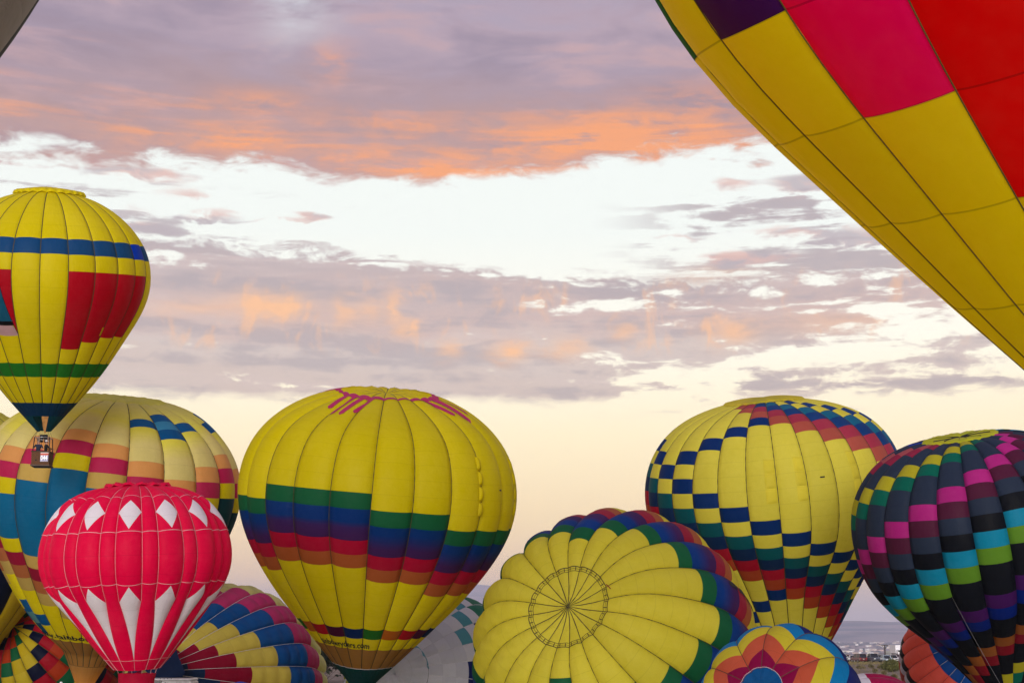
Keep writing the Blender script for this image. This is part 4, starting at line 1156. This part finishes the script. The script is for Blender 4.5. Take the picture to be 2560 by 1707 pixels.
def terrain():
    ds = np.concatenate([np.linspace(0, 140, 8), np.linspace(160, 500, 35), np.geomspace(540, 6500, 24), np.linspace(6700, 11800, 50), np.linspace(11900, 17500, 100)])
    azs = np.radians(np.concatenate([np.linspace(-180, -40, 24), np.linspace(-38, 38, 191), np.linspace(40, 180, 24)]))
    D, A = np.meshgrid(ds, azs, indexing='ij')
    Xg = D * np.sin(A); Yg = D * np.cos(A); Zg = tz(Xg, Yg)
    P = np.stack([Xg, Yg, Zg], -1).reshape(-1, 3); n, m = D.shape; idx = np.arange(n * m).reshape(n, m)
    F = []
    for i in range(n - 1):
        for j in range(m - 1):
            if Yg[i + 1, j] > -3000 and Yg[i + 1, j + 1] > -3000 and abs(Xg[i + 1, j]) < 11000: F.append((int(idx[i, j]), int(idx[i + 1, j]), int(idx[i + 1, j + 1]), int(idx[i, j + 1])))
    me = bpy.data.meshes.new('ground'); me.from_pydata(P.tolist(), [], [f[::-1] for f in F]); me.polygons.foreach_set('use_smooth', [True] * len(F)); me.update()
    mt = bpy.data.materials.new('desert_ground'); mt.use_nodes = True; t = mt.node_tree; g = NG(t); b = t.nodes['Principled BSDF']
    geo = g.n('ShaderNodeNewGeometry'); sp = g.n('ShaderNodeSeparateXYZ'); t.links.new(geo.outputs['Position'], sp.inputs[0])
    d = g.m('SQRT', g.add(g.mul(sp.outputs[0], sp.outputs[0]), g.mul(sp.outputs[1], sp.outputs[1])))
    n1 = g.noise(geo.outputs['Position'], .08, 6, .62); n2 = g.noise(geo.outputs['Position'], .9, 6, .65); n3 = g.noise(geo.outputs['Position'], .0011, 6, .6); n4 = g.noise(geo.outputs['Position'], 4.0, 5, .7)
    sand = g.mix(g.ss(n1, .35, .65), (.20, .165, .130), (.30, .255, .21))
    sand = g.mix(g.mul(g.ss(n2, .50, .66), .75), sand, (.075, .066, .050))
    sand = g.mix(g.mul(g.ss(n4, .56, .70), .5), sand, (.28, .25, .21))
    grass = g.mix(g.ss(n2, .4, .6), (.13, .12, .045), (.20, .17, .075))
    sand = g.mix(g.mul(g.ss(g.add(n1, g.mul(g.ss(d, 250, 335), .20)), .60, .72), .8), sand, grass)
    # play field near us: dry grass, unseen, paled to bounce light onto undersides
    near = g.mix(g.ss(n2, .3, .7), (.20, .19, .11), (.31, .285, .19))
    sand = g.mix(g.ss(d, 118, 150), near, sand)
    far = g.mix(g.ss(n3, .40, .60), (.10, .105, .115), (.36, .28, .25))
    nz = g.noise(g.vec(g.mul(sp.outputs[0], .0007), g.mul(sp.outputs[1], .0007), g.mul(sp.outputs[2], .03)), 1, 6, .65)
    far = g.mix(g.ss(nz, .45, .62), far, (.44, .32, .29))
    col = g.mix(g.ss(d, 500, 2500), sand, far)
    g.put(b.inputs['Base Color'], col); b.inputs['Roughness'].default_value = .95; b.inputs['Specular IOR Level'].default_value = .1
    bn = g.n('ShaderNodeBump'); bn.inputs['Strength'].default_value = .6; bn.inputs['Distance'].default_value = .12
    g.put(bn.inputs['Height'], g.add(g.mul(n2, 1.0), g.mul(n4, .5))); t.links.new(bn.outputs[0], b.inputs['Normal'])
    tag(obj('ground', me, mt), kind='structure')

def gz(x, y): return float(tz(np.array([float(x)]), np.array([float(y)]))[0])

def at(px_, py_, dist):
    """point on the ground plane (or at height) seen at a photo pixel, at forward distance dist"""
    x = (px_ - 1280) / FPX; u = -(py_ - 853.5) / FPX
    v = np.array([x, math.cos(PITCH) - u * math.sin(PITCH), math.sin(PITCH) + u * math.cos(PITCH)]); v = v / v[1]
    return EYE + v * dist

# ------------------------------------------------------------------ far town on the slope
def town():
    r = random.Random(3)
    cols = [simple('stucco_%s' % n, c, .9) for n, c in (('cream', (.80, .72, .60)), ('tan', (.55, .42, .32)), ('white', (.88, .86, .82)), ('rose', (.66, .46, .38)))]
    roof = simple('far_roof', (.20, .13, .10), .9)
    mbs = [MB() for _ in cols]; mr = MB()
    for i in range(2200):
        a = math.radians(r.uniform(-27, 27)); d = r.uniform(6700, 11300) if r.random() < .8 else r.uniform(5200, 7000)
        if math.sin(d * .004 + a * 30) < -.35: continue
        x, y = d * math.sin(a), d * math.cos(a); z = gz(x, y)
        w, l, h = r.uniform(14, 34), r.uniform(12, 24), r.uniform(6, 12)
        k = r.choice((0, 0, 1, 2, 2, 3)); rz = r.uniform(-.5, .5)
        mbs[k].box((x, y, z + h / 2 - 1), (w, l, h + 2), rz); mr.box((x, y, z + h + .5), (w * 1.05, l * 1.05, 1.0), rz)
    root = tag(empty('distant_town', (0, 9000, gz(0, 9000))), kind='stuff', label='far town of pale low houses scattered over the slope below the mesa')
    for mb, m in list(zip(mbs, cols)) + [(mr, roof)]:
        mb.v = [(p[0], p[1] - 9000, p[2] - root.location.z) for p in mb.v]
        o = mb.build('houses' if m is not roof else 'roofs', m, root); o['kind'] = 'stuff'
    # dark tree clumps between the houses
    mb = MB()
    for i in range(2200):
        a = math.radians(r.uniform(-27, 27)); d = r.uniform(5000, 11800); x, y = d * math.sin(a), d * math.cos(a); z = gz(x, y)
        s = r.uniform(8, 24); n = len(mb.v); hh = r.uniform(6, 12)
        ring = [(x + s * math.cos(q) * r.uniform(.7, 1.2), y + s * math.sin(q) * .6, z - 1 + hh * r.uniform(.2, .5)) for q in np.linspace(0, 2 * math.pi, 7)[:-1]]
        mb.v += ring + [(x, y, z + hh)]
        for j in range(6): mb.f.append((n + j, n + (j + 1) % 6, n + 6)); mb.sm.append(False)
    o = mb.build('tree_clumps', simple('far_trees', (.025, .040, .030), .95)); tag(o, kind='stuff')

# ------------------------------------------------------------------ vehicles
GLASS = simple('car_glass', (.012, .016, .022), .12, spec=.6, var=.05)
TYRE = simple('tyre_rubber', (.012, .012, .012), .8)
RIM = simple('alloy', (.42, .42, .44), .35, .8)
LAMP = simple('headlamp', (.75, .75, .72), .15)
TAIL = simple('tail_lamp', (.35, .01, .01), .25)
CHROME = simple('grille', (.05, .05, .055), .3, .5)
def vehicle(name, label, cat, loc, rz, paint, kind='suv', L=4.7, W=1.85, H=1.75, group=None, front=True):
    """side profile lofted across the width with tucked-in cabin; front points to local -y"""
    root = tag(empty(name, loc, rz=rz), label, cat, group)
    h0, hb = .28, H * .57
    if kind == 'suv': body = [(-.50, .45), (-.50, .80), (-.47, hb - .05), (-.24, hb + .02), (.49, hb + .04), (.50, hb - .2), (.50, .45)]; cab = [(-.24, hb), (-.10, H), (.40, H), (.49, hb)]
    elif kind == 'pickup': body = [(-.50, .5), (-.50, .95), (-.47, hb), (-.20, hb + .05), (.5, hb), (.5, .55)]; cab = [(-.20, hb), (-.09, H), (.12, H), (.17, hb)]
    else: body = [(-.50, .40), (-.50, .62), (-.46, hb - .10), (-.20, hb), (.36, hb + .02), (.49, hb - .05), (.50, .45)]; cab = [(-.20, hb), (-.03, H), (.20, H), (.38, hb)]
    def loft(pts, wb, wt, zlo, zhi, bottom=None):
        mb = MB(); n = len(pts)
        for sx in (-1, 1):
            for y, z in pts:
                k = (z - zlo) / max(1e-6, zhi - zlo); w = wb + (wt - wb) * max(0, min(1, k))
                mb.v.append((sx * w / 2, y * L, z))
        for i in range(n):
            j = (i + 1) % n; mb.f.append((i, j, n + j, n + i)); mb.sm.append(False)
        mb.f.append(tuple(range(n))[::-1]); mb.f.append(tuple(range(n, 2 * n))); mb.sm += [False, False]
        return mb
    bm_ = loft(body, W, W * .96, .45, hb)
    bo = bm_.build('body', paint, root)
    bv = bo.modifiers.new('bevel', 'BEVEL'); bv.width = .07; bv.segments = 2
    co = loft(cab, W * .92, W * .74, hb, H).build('cabin', GLASS, root)
    mb = MB(); yt0, yt1 = cab[1][0] * L, cab[2][0] * L
    mb.box((0, (yt0 + yt1) / 2, H + .01), (W * .76, yt1 - yt0 + .06, .06), 0, .02); mb.build('roof', paint, root)
    for sx in (-1, 1):
        mb = MB()
        for (y0, z0), (y1, z1) in (((cab[0][0], cab[0][1]), (cab[1][0], cab[1][1])), ((cab[3][0], cab[3][1]), (cab[2][0], cab[2][1]))):
            mb.tube([(sx * W * .46, y0 * L, z0), (sx * W * .375, y1 * L, z1)], .045, 5)
        mb.tube([(sx * W * .455, (cab[0][0] + cab[3][0]) / 2 * L, hb), (sx * W * .375, (yt0 + yt1) / 2, H)], .04, 5)
        mb.build('pillar', paint, root)
        mb = MB(); mb.box((sx * (W / 2 + .10), cab[0][0] * L + .25, hb + .1), (.2, .12, .15), 0, .03); mb.build('mirror', paint, root)
        for y in (-.31, .30):
            mb = MB(); r = .36 if kind != 'sedan' else .32; x0 = sx * (W / 2 - .11)
            mb.tube([(x0 - .11, y * L, r), (x0 + .11, y * L, r)], r, 14); wh = mb.build('wheel', TYRE, root)
            mb = MB(); mb.tube([(x0 + sx * .10, y * L, r), (x0 + sx * .125, y * L, r)], r * .6, 10); mb.build('rim', RIM, wh)
        mb = MB(); mb.box((sx * W * .36, -L / 2 - .005, hb * .78), (.36, .05, .16), 0, .02); mb.build('headlight', LAMP, root)
        mb = MB(); mb.box((sx * W * .40, L / 2 + .005, hb * .85), (.22, .05, .30), 0, .02); mb.build('tail_light', TAIL, root)
    mb = MB(); mb.box((0, -L / 2 - .01, hb * .70), (W * .42, .05, .22), 0, .02); mb.build('grille', CHROME, root)
    for y in (-1, 1):
        mb = MB(); mb.box((0, y * (L / 2 + .03), .48), (W * .96, .12, .22), 0, .04); mb.build('bumper', CHROME if kind == 'pickup' else paint, root)
    mb = MB(); mb.box((0, L / 2 + .05, .75), (.32, .02, .16)); mb.build('number_plate', simple('plate', (.55, .55, .5), .5), root)
    if kind == 'pickup':
        mb = MB(); mb.box((0, .335 * L, hb - .02), (W * .82, .30 * L, .06)); mb.build('load_bed', TYRE, root)
    return root

def paintm(n, c): return simple('paint_' + n, c, .30, spec=.5, var=.06, coat=.6)

def traffic():
    G = 'vehicles parked along the dirt bank'
    pm = dict(maroon=paintm('maroon', (.10, .008, .014)), cream=paintm('cream', (.60, .54, .46)), dark=paintm('slate', (.06, .08, .12)), ltblue=paintm('light_blue', (.40, .56, .70)), white=paintm('white', (.72, .72, .74)), red=paintm('dark_red', (.13, .015, .022)), orange=paintm('orange', (.5, .16, .09)), silver=paintm('silver', (.42, .44, .46)))
    def park(name, label, cat, pxx, D, rz, paint, kind, **k):
        x = at(pxx, 1650, D)[0]; return vehicle(name, label, cat, (x, D, gz(x, D)), rz, pm[paint], kind, group=G, **k)
    park('parked_car', 'maroon SUV seen from behind, leftmost car near the flower balloon', 'car', 2147, 322, math.pi + .22, 'maroon', 'suv', H=1.85)
    park('parked_car', 'cream SUV parked close behind the right side of the maroon one', 'car', 2161.5, 333, math.pi - .35, 'cream', 'suv', H=1.72)
    park('pickup_truck', 'dark slate pickup facing us, biggest vehicle in the row', 'pickup', 2182.5, 320, .16, 'dark', 'pickup', L=5.6, W=2.0, H=1.95)
    park('parked_car', 'pale car half hidden behind the right side of the slate pickup', 'car', 2199, 331, .30, 'cream', 'suv', H=1.62)
    park('parked_car', 'light blue sedan facing us, between the pickup and the green bush', 'car', 2216, 324, .10, 'ltblue', 'sedan', L=4.6, W=1.82, H=1.48)
    park('parked_car', 'white car showing above the green bush', 'car', 2231, 334, .20, 'white', 'suv', H=1.66)
    park('parked_car', 'dark red car in front of the white box trucks', 'car', 2246, 352, .4, 'red', 'suv', H=1.7)
    park('parked_car', 'white car in the gap left of the maroon SUV', 'car', 2132, 338, math.pi - .1, 'white', 'sedan', H=1.5)
    park('parked_car', 'orange hatchback at the left end by the flower balloon', 'car', 2120, 346, math.pi / 2, 'orange', 'suv', L=4.0, H=1.6)
    park('parked_car', 'silver car partly behind the flower balloon', 'car', 2105, 332, .2, 'silver', 'suv', H=1.7)
    # box trucks
    for pxx, D, w, h, lab, c in ((2231, 735, 2.3, 3.5, 'smaller pale box truck behind the parked cars, left of the taller one', 'truck_pale'), (2246, 610, 2.6, 4.3, 'tall white box trailer standing behind the dark red car', 'truck_white')):
        x = at(pxx, 1650, D)[0]; r = tag(empty('box_truck', (x, D, gz(x, D)), rz=.06), lab, 'truck', 'box trucks behind the cars')
        m = simple(c, (.58, .62, .60) if c == 'truck_pale' else (.74, .74, .78), .5)
        w2 = w
        mb = MB(); mb.box((0, 2.6, .85 + (h - .85) / 2), (w2, 7.2, h - .85), 0, .05); cb = mb.build('cargo_box', m, r)
        for i in (-1, 0, 1):
            mb = MB(); mb.box((i * w2 * .33, -1.03, .85 + (h - .85) / 2), (.05, .06, (h - .85) * .96)); mb.build('box_rib', m, cb)
        mb = MB(); mb.box((0, 2.6, .75), (w2 * .6, 7.4, .18)); mb.build('chassis', CHROME, r)
        mb = MB(); mb.box((0, -2.1, 1.45), (2.1, 1.9, 1.9), 0, .12); mb.build('cab', m, r)
        mb = MB(); mb.box((0, -3.04, 1.85), (1.8, .08, .75), 0, .03); mb.build('windscreen', GLASS, r)
        for sx in (-1, 1):
            for y in (-2.1, 4.6):
                mb = MB(); mb.tube([(sx * .85, y, .45), (sx * 1.12, y, .45)], .45, 14); mb.build('wheel', TYRE, r)
    # van under the red balloon
    D = 87.0; x0 = at(384, 1700, D)[0]; x1 = at(487, 1700, D)[0]; zt = at(430, 1694, D)[2]
    Ln = 4.25; xc = x1 - Ln / 2
    r = tag(empty('chase_van', (xc, D, 0)), 'white van with dark side window, beside the skirt of the red balloon', 'van')
    wm = simple('van_white', (.62, .63, .65), .4, coat=.4)
    mb = MB(); mb.box((0, 0, (zt - .12 + .35) / 2), (Ln, 1.95, zt - .12 - .35), 0, .10); bd = mb.build('body', wm, r)
    mb = MB(); mb.box((0, 0, zt - .07), (Ln * .995, 1.9, .14), 0, .05); rf = mb.build('roof', wm, r)
    mb = MB(); mb.box((0, -.97, zt - .10), (Ln * .99, .05, .025)); mb.build('gutter', simple('grey_trim', (.22, .22, .23), .5), rf)
    for i in range(9):
        mb = MB(); mb.box((-1.0 + i * .21 + (.25 if i > 4 else 0), -.90, zt - .01), (.06, .06, .05)); mb.build('rivet', CHROME, rf)
    for a, z_ in ((-1.75, -.75), (-.65, .38)):
        mb = MB(); mb.box(((a + z_) / 2, -.985, zt - .47), (z_ - a, .03, .70), 0, .012); mb.build('window', GLASS, r)
    mb = MB(); mb.box((.60, -.99, zt - .7), (.04, .03, 1.0)); mb.build('door_seam', CHROME, r)
    mb = MB(); mb.box((1.32, -.985, zt - .60), (1.35, .03, .80), 0, .012); mb.build('side_panel', simple('van_panel', (.55, .57, .60), .4), r)
    for xw in (-1.35, 1.35):
        for sy in (-.85, .85):
            mb = MB(); mb.tube([(xw, sy - .12, .36), (xw, sy + .12, .36)], .36, 14); wh = mb.build('wheel', TYRE, r)
            mb = MB(); mb.tube([(xw, sy + (.13 if sy > 0 else -.13), .36), (xw, sy + (.14 if sy > 0 else -.14), .36)], .2, 10); mb.build('rim', RIM, wh)

def utility_pole():
    D = 470.0; p = at(2213, 1640, D); zt = at(2213, 1611, D)[2]; x = p[0]; z0 = gz(x, D)
    wood = simple('weathered_pole', (.055, .042, .034), .85)
    r = tag(empty('utility_pole', (x, D, z0)), 'brown wooden utility pole with two crossarms behind the parked cars', 'utility pole')
    H = zt - z0
    mb = MB(); mb.tube([(0, 0, -1), (0, 0, H)], [.26, .19], 8); mb.build('pole', wood, r)
    mb = MB(); mb.box((0, -.2, H - .15), (2.2, .18, .2)); ca = mb.build('crossarm', wood, r)
    for sx in (-1, 1):
        mb = MB(); mb.tube([(0, -.2, H - 1.3), (sx * .95, -.2, H - .25)], .05, 5); mb.build('brace', wood, r)
        mb = MB(); mb.tube([(sx * .6, -.2, H - .2), (sx * 1.75, -.2, H + .05)], .06, 5); mb.build('crossarm', wood, r)
        for q in (.5, 1.6):
            mb = MB(); mb.lathe([(.0, 0), (.07, 0), (.10, .1), (.05, .22), (0, .24)], (sx * q, -.2, H - (.05 if q < 1 else -.02)), 8); mb.build('insulator', simple('insulator', (.2, .2, .22), .3), ca)
    wm = simple('wire', (.02, .02, .022), .6)
    for k, (zo, yo) in enumerate(((H - 2.6, 0), (H - 2.75, .2))):
        for sx, ex, ez in ((-1, -48, .4), (1, 40, -1.6)):
            mb = MB(); mb.tube([(sx * abs(ex) * t, yo, zo + ez * t - 1.4 * 4 * t * (1 - t) * .5) for t in np.linspace(0, 1, 14)], .035, 4); mb.build('wire', wm, r)
    p2 = at(2126, 1640, D); 
    r2 = tag(empty('utility_pole', (x - 48, D, z0)), 'far utility pole hidden behind the flower balloon', 'utility pole')
    mb = MB(); mb.tube([(0, 0, -1), (0, 0, H - 1.8)], [.24, .18], 8); mb.build('pole', wood, r2)

def leaf_bush(name, label, cat, loc, w, h, n, cols, seed, size=.10, group=None):
    r = random.Random(seed)
    root = tag(empty(name, loc), label, cat, group)
    stems = MB(); tips = []
    for i in range(max(8, n // 60)):
        a = r.uniform(0, 2 * math.pi); q = math.sqrt(r.random()); b_ = (q * w * .12 * math.cos(a), q * w * .12 * math.sin(a), 0)
        t = (q * w * .46 * math.cos(a) * r.uniform(.8, 1.1), q * w * .46 * math.sin(a), h * (1 - .55 * q * q) * r.uniform(.75, 1.0))
        m = tuple((b_[k] + t[k]) / 2 + r.uniform(-.08, .08) * w for k in range(3))
        stems.tube([b_, m, t], [.02, .014, .006], 4, cap=False); tips.append((b_, m, t))
    stems.build('stem', simple('dry_stem', (.10, .08, .045), .9), root)
    for ci, c in enumerate(cols):
        mb = MB()
        for i in range(n // len(cols)):
            b_, m, t = r.choice(tips); u = r.random() ** .6
            p = [m[k] + (t[k] - m[k]) * u + r.gauss(0, .06 * w) for k in range(3)]
            p[2] = max(.04, p[2]); s = size * r.uniform(.5, 1.4); a = r.uniform(0, 6.28); ti = r.uniform(-.3, 1.3)
            dx = Vector((math.cos(a) * math.cos(ti), math.sin(a) * math.cos(ti), math.sin(ti))); dy = dx.orthogonal().normalized() * .32
            P = Vector(p); mb.v += [tuple(P), tuple(P + dx * s * .5 + dy * s), tuple(P + dx * s), tuple(P + dx * s * .5 - dy * s)]
            q = len(mb.v) - 4; mb.f.append((q, q + 1, q + 2, q + 3)); mb.sm.append(False)
        o = mb.build('foliage', simple('%s_leaf%d' % (name, ci), c, .8, var=.25), root); o['kind'] = 'stuff'
    return root

def plants():
    D = 232.0; p = at(2228, 1673, D)
    leaf_bush('rabbitbrush', 'large olive green bush on the dirt bank in front of the light blue sedan', 'bush', (p[0], D, gz(p[0], D)), 3.3, 1.9, 5200, [(.115, .120, .030), (.165, .165, .050), (.070, .080, .022)], 5, .26)
    sp = [(2187, 1682, 222, .75, .55, 'round dry tuft in the middle of the bare slope, nearest the maroon and white balloon'), (2178, 1664, 262, .8, .55, 'small brown tuft directly below the slate pickup'),
          (2151, 1667, 258, 1.5, .35, 'low spread out shrub below the maroon SUV'), (2203, 1667, 256, 1.2, .5, 'grey tuft just left of the large olive bush'), (2210, 1687, 210, .6, .35, 'small dark tuft at the lower right of the slope'), (2236, 1695, 190, .7, .4, 'tuft beside the white edge of the coral balloon')]
    for i, (x, y, d, w, h, lab) in enumerate(sp):
        q = at(x, y, d); leaf_bush('dry_shrub', lab, 'shrub', (q[0], d, gz(q[0], d)), w * 1.3, h * 1.5, 320, [(.12, .105, .045), (.19, .155, .07)], 20 + i, .22, 'dry shrubs on the slope')
    # grass tufts along the bank and field edge: uncountable
    r = random.Random(11); mb = MB()
    for i in range(6000):
        d = r.uniform(296, 322) if r.random() < .6 else r.uniform(165, 300); a = math.radians(r.uniform(9, 18)); x, y = d * math.tan(a), d; z = gz(x, y)
        s = r.uniform(.15, .5); q = r.uniform(0, 6.28); n = len(mb.v); w = .06
        mb.v += [(x - w * math.cos(q), y - w * math.sin(q), z), (x + w * math.cos(q), y + w * math.sin(q), z), (x + r.uniform(-.15, .15), y + r.uniform(-.1, .1), z + s)]
        mb.f.append((n, n + 1, n + 2)); mb.sm.append(False)
    tag(mb.build('dry_grass', simple('dry_grass', (.20, .165, .075), .9, var=.3)), kind='stuff')
    # dark juniper far left of the grey balloon
    q = at(792, 1640, 175)
    leaf_bush('juniper_tree', 'dark green tree between the striped balloon and the yellow rainbow one', 'tree', (q[0], 175, 0), 9, 8.6, 5000, [(.020, .034, .018), (.034, .050, .026)], 9, .55)

# ------------------------------------------------------------------ people
def person(name, label, loc, rz, coat, cap=None, hair=(.03, .02, .015), pose='stand', group=None):
    root = tag(empty(name, loc, rz=rz), label, 'person', group)
    J = {}
    V = []; E = []; Rd = []
    def add(n, p, r): J[n] = len(V); V.append(p); Rd.append(r)
    def con(a, b): E.append((J[a], J[b]))
    add('pelvis', (0, 0, .96), .145); add('waist', (0, 0, 1.12), .13); add('chest', (0, -.01, 1.32), .155); add('neck', (0, 0, 1.49), .062); add('head', (0, -.015, 1.60), .085); add('crown', (0, -.01, 1.71), .082)
    for a, b in (('pelvis', 'waist'), ('waist', 'chest'), ('chest', 'neck'), ('neck', 'head'), ('head', 'crown')): con(a, b)
    for s, sx in (('l', -1), ('r', 1)):
        add('hip' + s, (sx * .10, 0, .90), .105); add('knee' + s, (sx * .11, -.02, .50), .068); add('ank' + s, (sx * .11, .02, .09), .045); add('toe' + s, (sx * .12, -.15, .04), .04)
        add('sho' + s, (sx * .19, 0, 1.41), .075)
        if pose == 'hold': add('elb' + s, (sx * .30, -.10, 1.20), .052); add('wri' + s, (sx * .27, -.36, 1.16), .036); add('hand' + s, (sx * .26, -.44, 1.16), .040)
        else: add('elb' + s, (sx * .26, .01, 1.13), .052); add('wri' + s, (sx * .28, -.06, .88), .036); add('hand' + s, (sx * .28, -.08, .80), .040)
        for a, b in (('pelvis', 'hip' + s), ('hip' + s, 'knee' + s), ('knee' + s, 'ank' + s), ('ank' + s, 'toe' + s), ('chest', 'sho' + s), ('sho' + s, 'elb' + s), ('elb' + s, 'wri' + s), ('wri' + s, 'hand' + s)): con(a, b)
    me = bpy.data.meshes.new('body'); me.from_pydata(V, E, [])
    o = bpy.data.objects.new('body', me); COL.objects.link(o)
    sk = o.modifiers.new('skin', 'SKIN'); sk.use_smooth_shade = True
    for i, r in enumerate(Rd): me.skin_vertices[0].data[i].radius = (r, r * .8 if i < 3 else r)
    me.skin_vertices[0].data[0].use_root = True
    ss = o.modifiers.new('sub', 'SUBSURF'); ss.levels = 1; ss.render_levels = 1
    bpy.context.view_layer.update()
    dg = bpy.context.evaluated_depsgraph_get(); m2 = bpy.data.meshes.new_from_object(o.evaluated_get(dg)); bpy.data.objects.remove(o)
    skin = simple('skin', (.42, .22, .15), .6); cl = simple('coat_%02d' % int(coat[2] * 999), coat, .85); tr = simple('trousers', (.018, .022, .035), .85)
    m2.name = 'body'
    b = obj('body', m2, [skin, cl, tr], root)
    for p in m2.polygons:
        z = p.center.z; x = abs(p.center.x)
        p.material_index = 2 if z < .98 and x < .22 else (0 if z > 1.47 or (x > .24 and p.center.y < -.38) or (x > .26 and z < .9) else 1)
        p.use_smooth = True
    hd = MB(); hd.lathe([(.0, .115), (.05, .108), (.088, .07), (.098, .0), (.09, -.04)], (0, .005, 1.675), 12); hd.build('hair', simple('hair_%d' % int(hair[0] * 1000), hair, .7), b)
    if cap:
        cp = MB(); cp.lathe([(.0, .128), (.06, .12), (.10, .07), (.105, .02)], (0, 0, 1.67), 12); cp.box((0, -.14, 1.70), (.15, .12, .02), 0, .006); cp.build('cap', simple('cap_white', cap, .6), b)
    for sx in (-1, 1):
        fm = MB()
        hz, hy = (1.16, -.47) if pose == 'hold' else (.76, -.09)
        for k in range(4): fm.tube([(sx * .26 + (k - 1.5) * .018, hy + .04, hz), (sx * .26 + (k - 1.5) * .020, hy - .02, hz - .02), (sx * .26 + (k - 1.5) * .020, hy - .035, hz - .06)], [.010, .009, .007], 5)
        fm.tube([(sx * .26 - sx * .035, hy + .05, hz), (sx * .26 - sx * .06, hy + .01, hz - .02)], [.011, .008], 5)
        fm.build('fingers', skin, b)
        ey = MB(); ey.lathe([(0, .010), (.010, .0), (0, -.010)], (sx * .032, -.098, 1.632), 6); ey.build('eye', BLACKC, b)
        ea = MB(); ea.box((sx * .092, .0, 1.615), (.02, .035, .06), 0, .008); ea.build('ear', skin, b)
    nm = MB(); nm.box((0, -.110, 1.605), (.026, .03, .045), 0, .008); nm.build('nose', skin, b)
    mm = MB(); mm.box((0, -.098, 1.565), (.045, .012, .010)); mm.build('mouth', simple('lips', (.25, .08, .07), .6), b)
    return root

# ------------------------------------------------------------------ build
FIT['N'] = {"N": 16, "C": [29.6, 106.5, 1.0], "ax": 78, "ay": 20, "spin": 0, "laid": 2, "mirror": 1, "L": 13.0, "s0": 3, "h": .8, "th": [4, 18, 40, 66, 92, 113, 124, 127, 127], "fr": []}
FIT['O'] = {"N": 16, "C": [-13.25, 68.5, 1.22], "ax": -4, "ay": 78, "spin": 8, "laid": 1, "mirror": 1, "L": 8.6, "s0": 2, "h": .7, "th": [4, 18, 40, 66, 92, 113, 124, 127, 127], "fr": []}
terrain()
town()
for f in (balloon_B, balloon_I, balloon_C, balloon_H, balloon_J, balloon_M, balloon_F, balloon_E, balloon_G, balloon_K, balloon_R, balloon_L, balloon_N, balloon_O, balloon_P, balloon_D):
    f()
ba, fl = balloon_A()
utility_pole()
traffic()
plants()
bw = np.array(ba.root.location) + np.array(fl)
person('person', 'person in dark navy jacket standing at the left in the flying basket', (bw[0] - .24, bw[1] - .25, bw[2] + .06), .3, (.012, .018, .045), hair=(.20, .16, .14), pose='hold', group='people in the flying basket')
person('person', 'person in black jacket and white cap standing at the right in the flying basket', (bw[0] + .24, bw[1] - .10, bw[2] + .06), 2.2, (.006, .006, .008), cap=(.75, .75, .80), pose='hold', group='people in the flying basket')
q = at(153, 1702.5, 106)
person('person', 'person in a white cap at the foot of the rainbow chequered balloon', (q[0], 106, q[2] - 1.80), .4, (.05, .06, .10), cap=(.78, .78, .80))

def haze():
    me = bpy.data.meshes.new('haze')
    x0, x1, y0, y1, z0, z1 = -11500, 11500, -3200, 18500, -120, 640
    me.from_pydata([(x, y, z) for z in (z0, z1) for x, y in ((x0, y0), (x1, y0), (x1, y1), (x0, y1))], [], [(3, 2, 1, 0), (4, 5, 6, 7), (0, 1, 5, 4), (1, 2, 6, 5), (2, 3, 7, 6), (3, 0, 4, 7)])
    m = bpy.data.materials.new('haze'); m.use_nodes = True; t = m.node_tree; t.nodes.clear()
    v = t.nodes.new('ShaderNodeVolumePrincipled'); v.inputs['Color'].default_value = (.67, .77, 1.0, 1); v.inputs['Density'].default_value = HAZE; v.inputs['Anisotropy'].default_value = .2
    o = t.nodes.new('ShaderNodeOutputMaterial'); t.links.new(v.outputs[0], o.inputs['Volume'])
    tag(obj('haze', me, m), kind='stuff')
HAZE = 7.5e-5
if HAZE: haze()
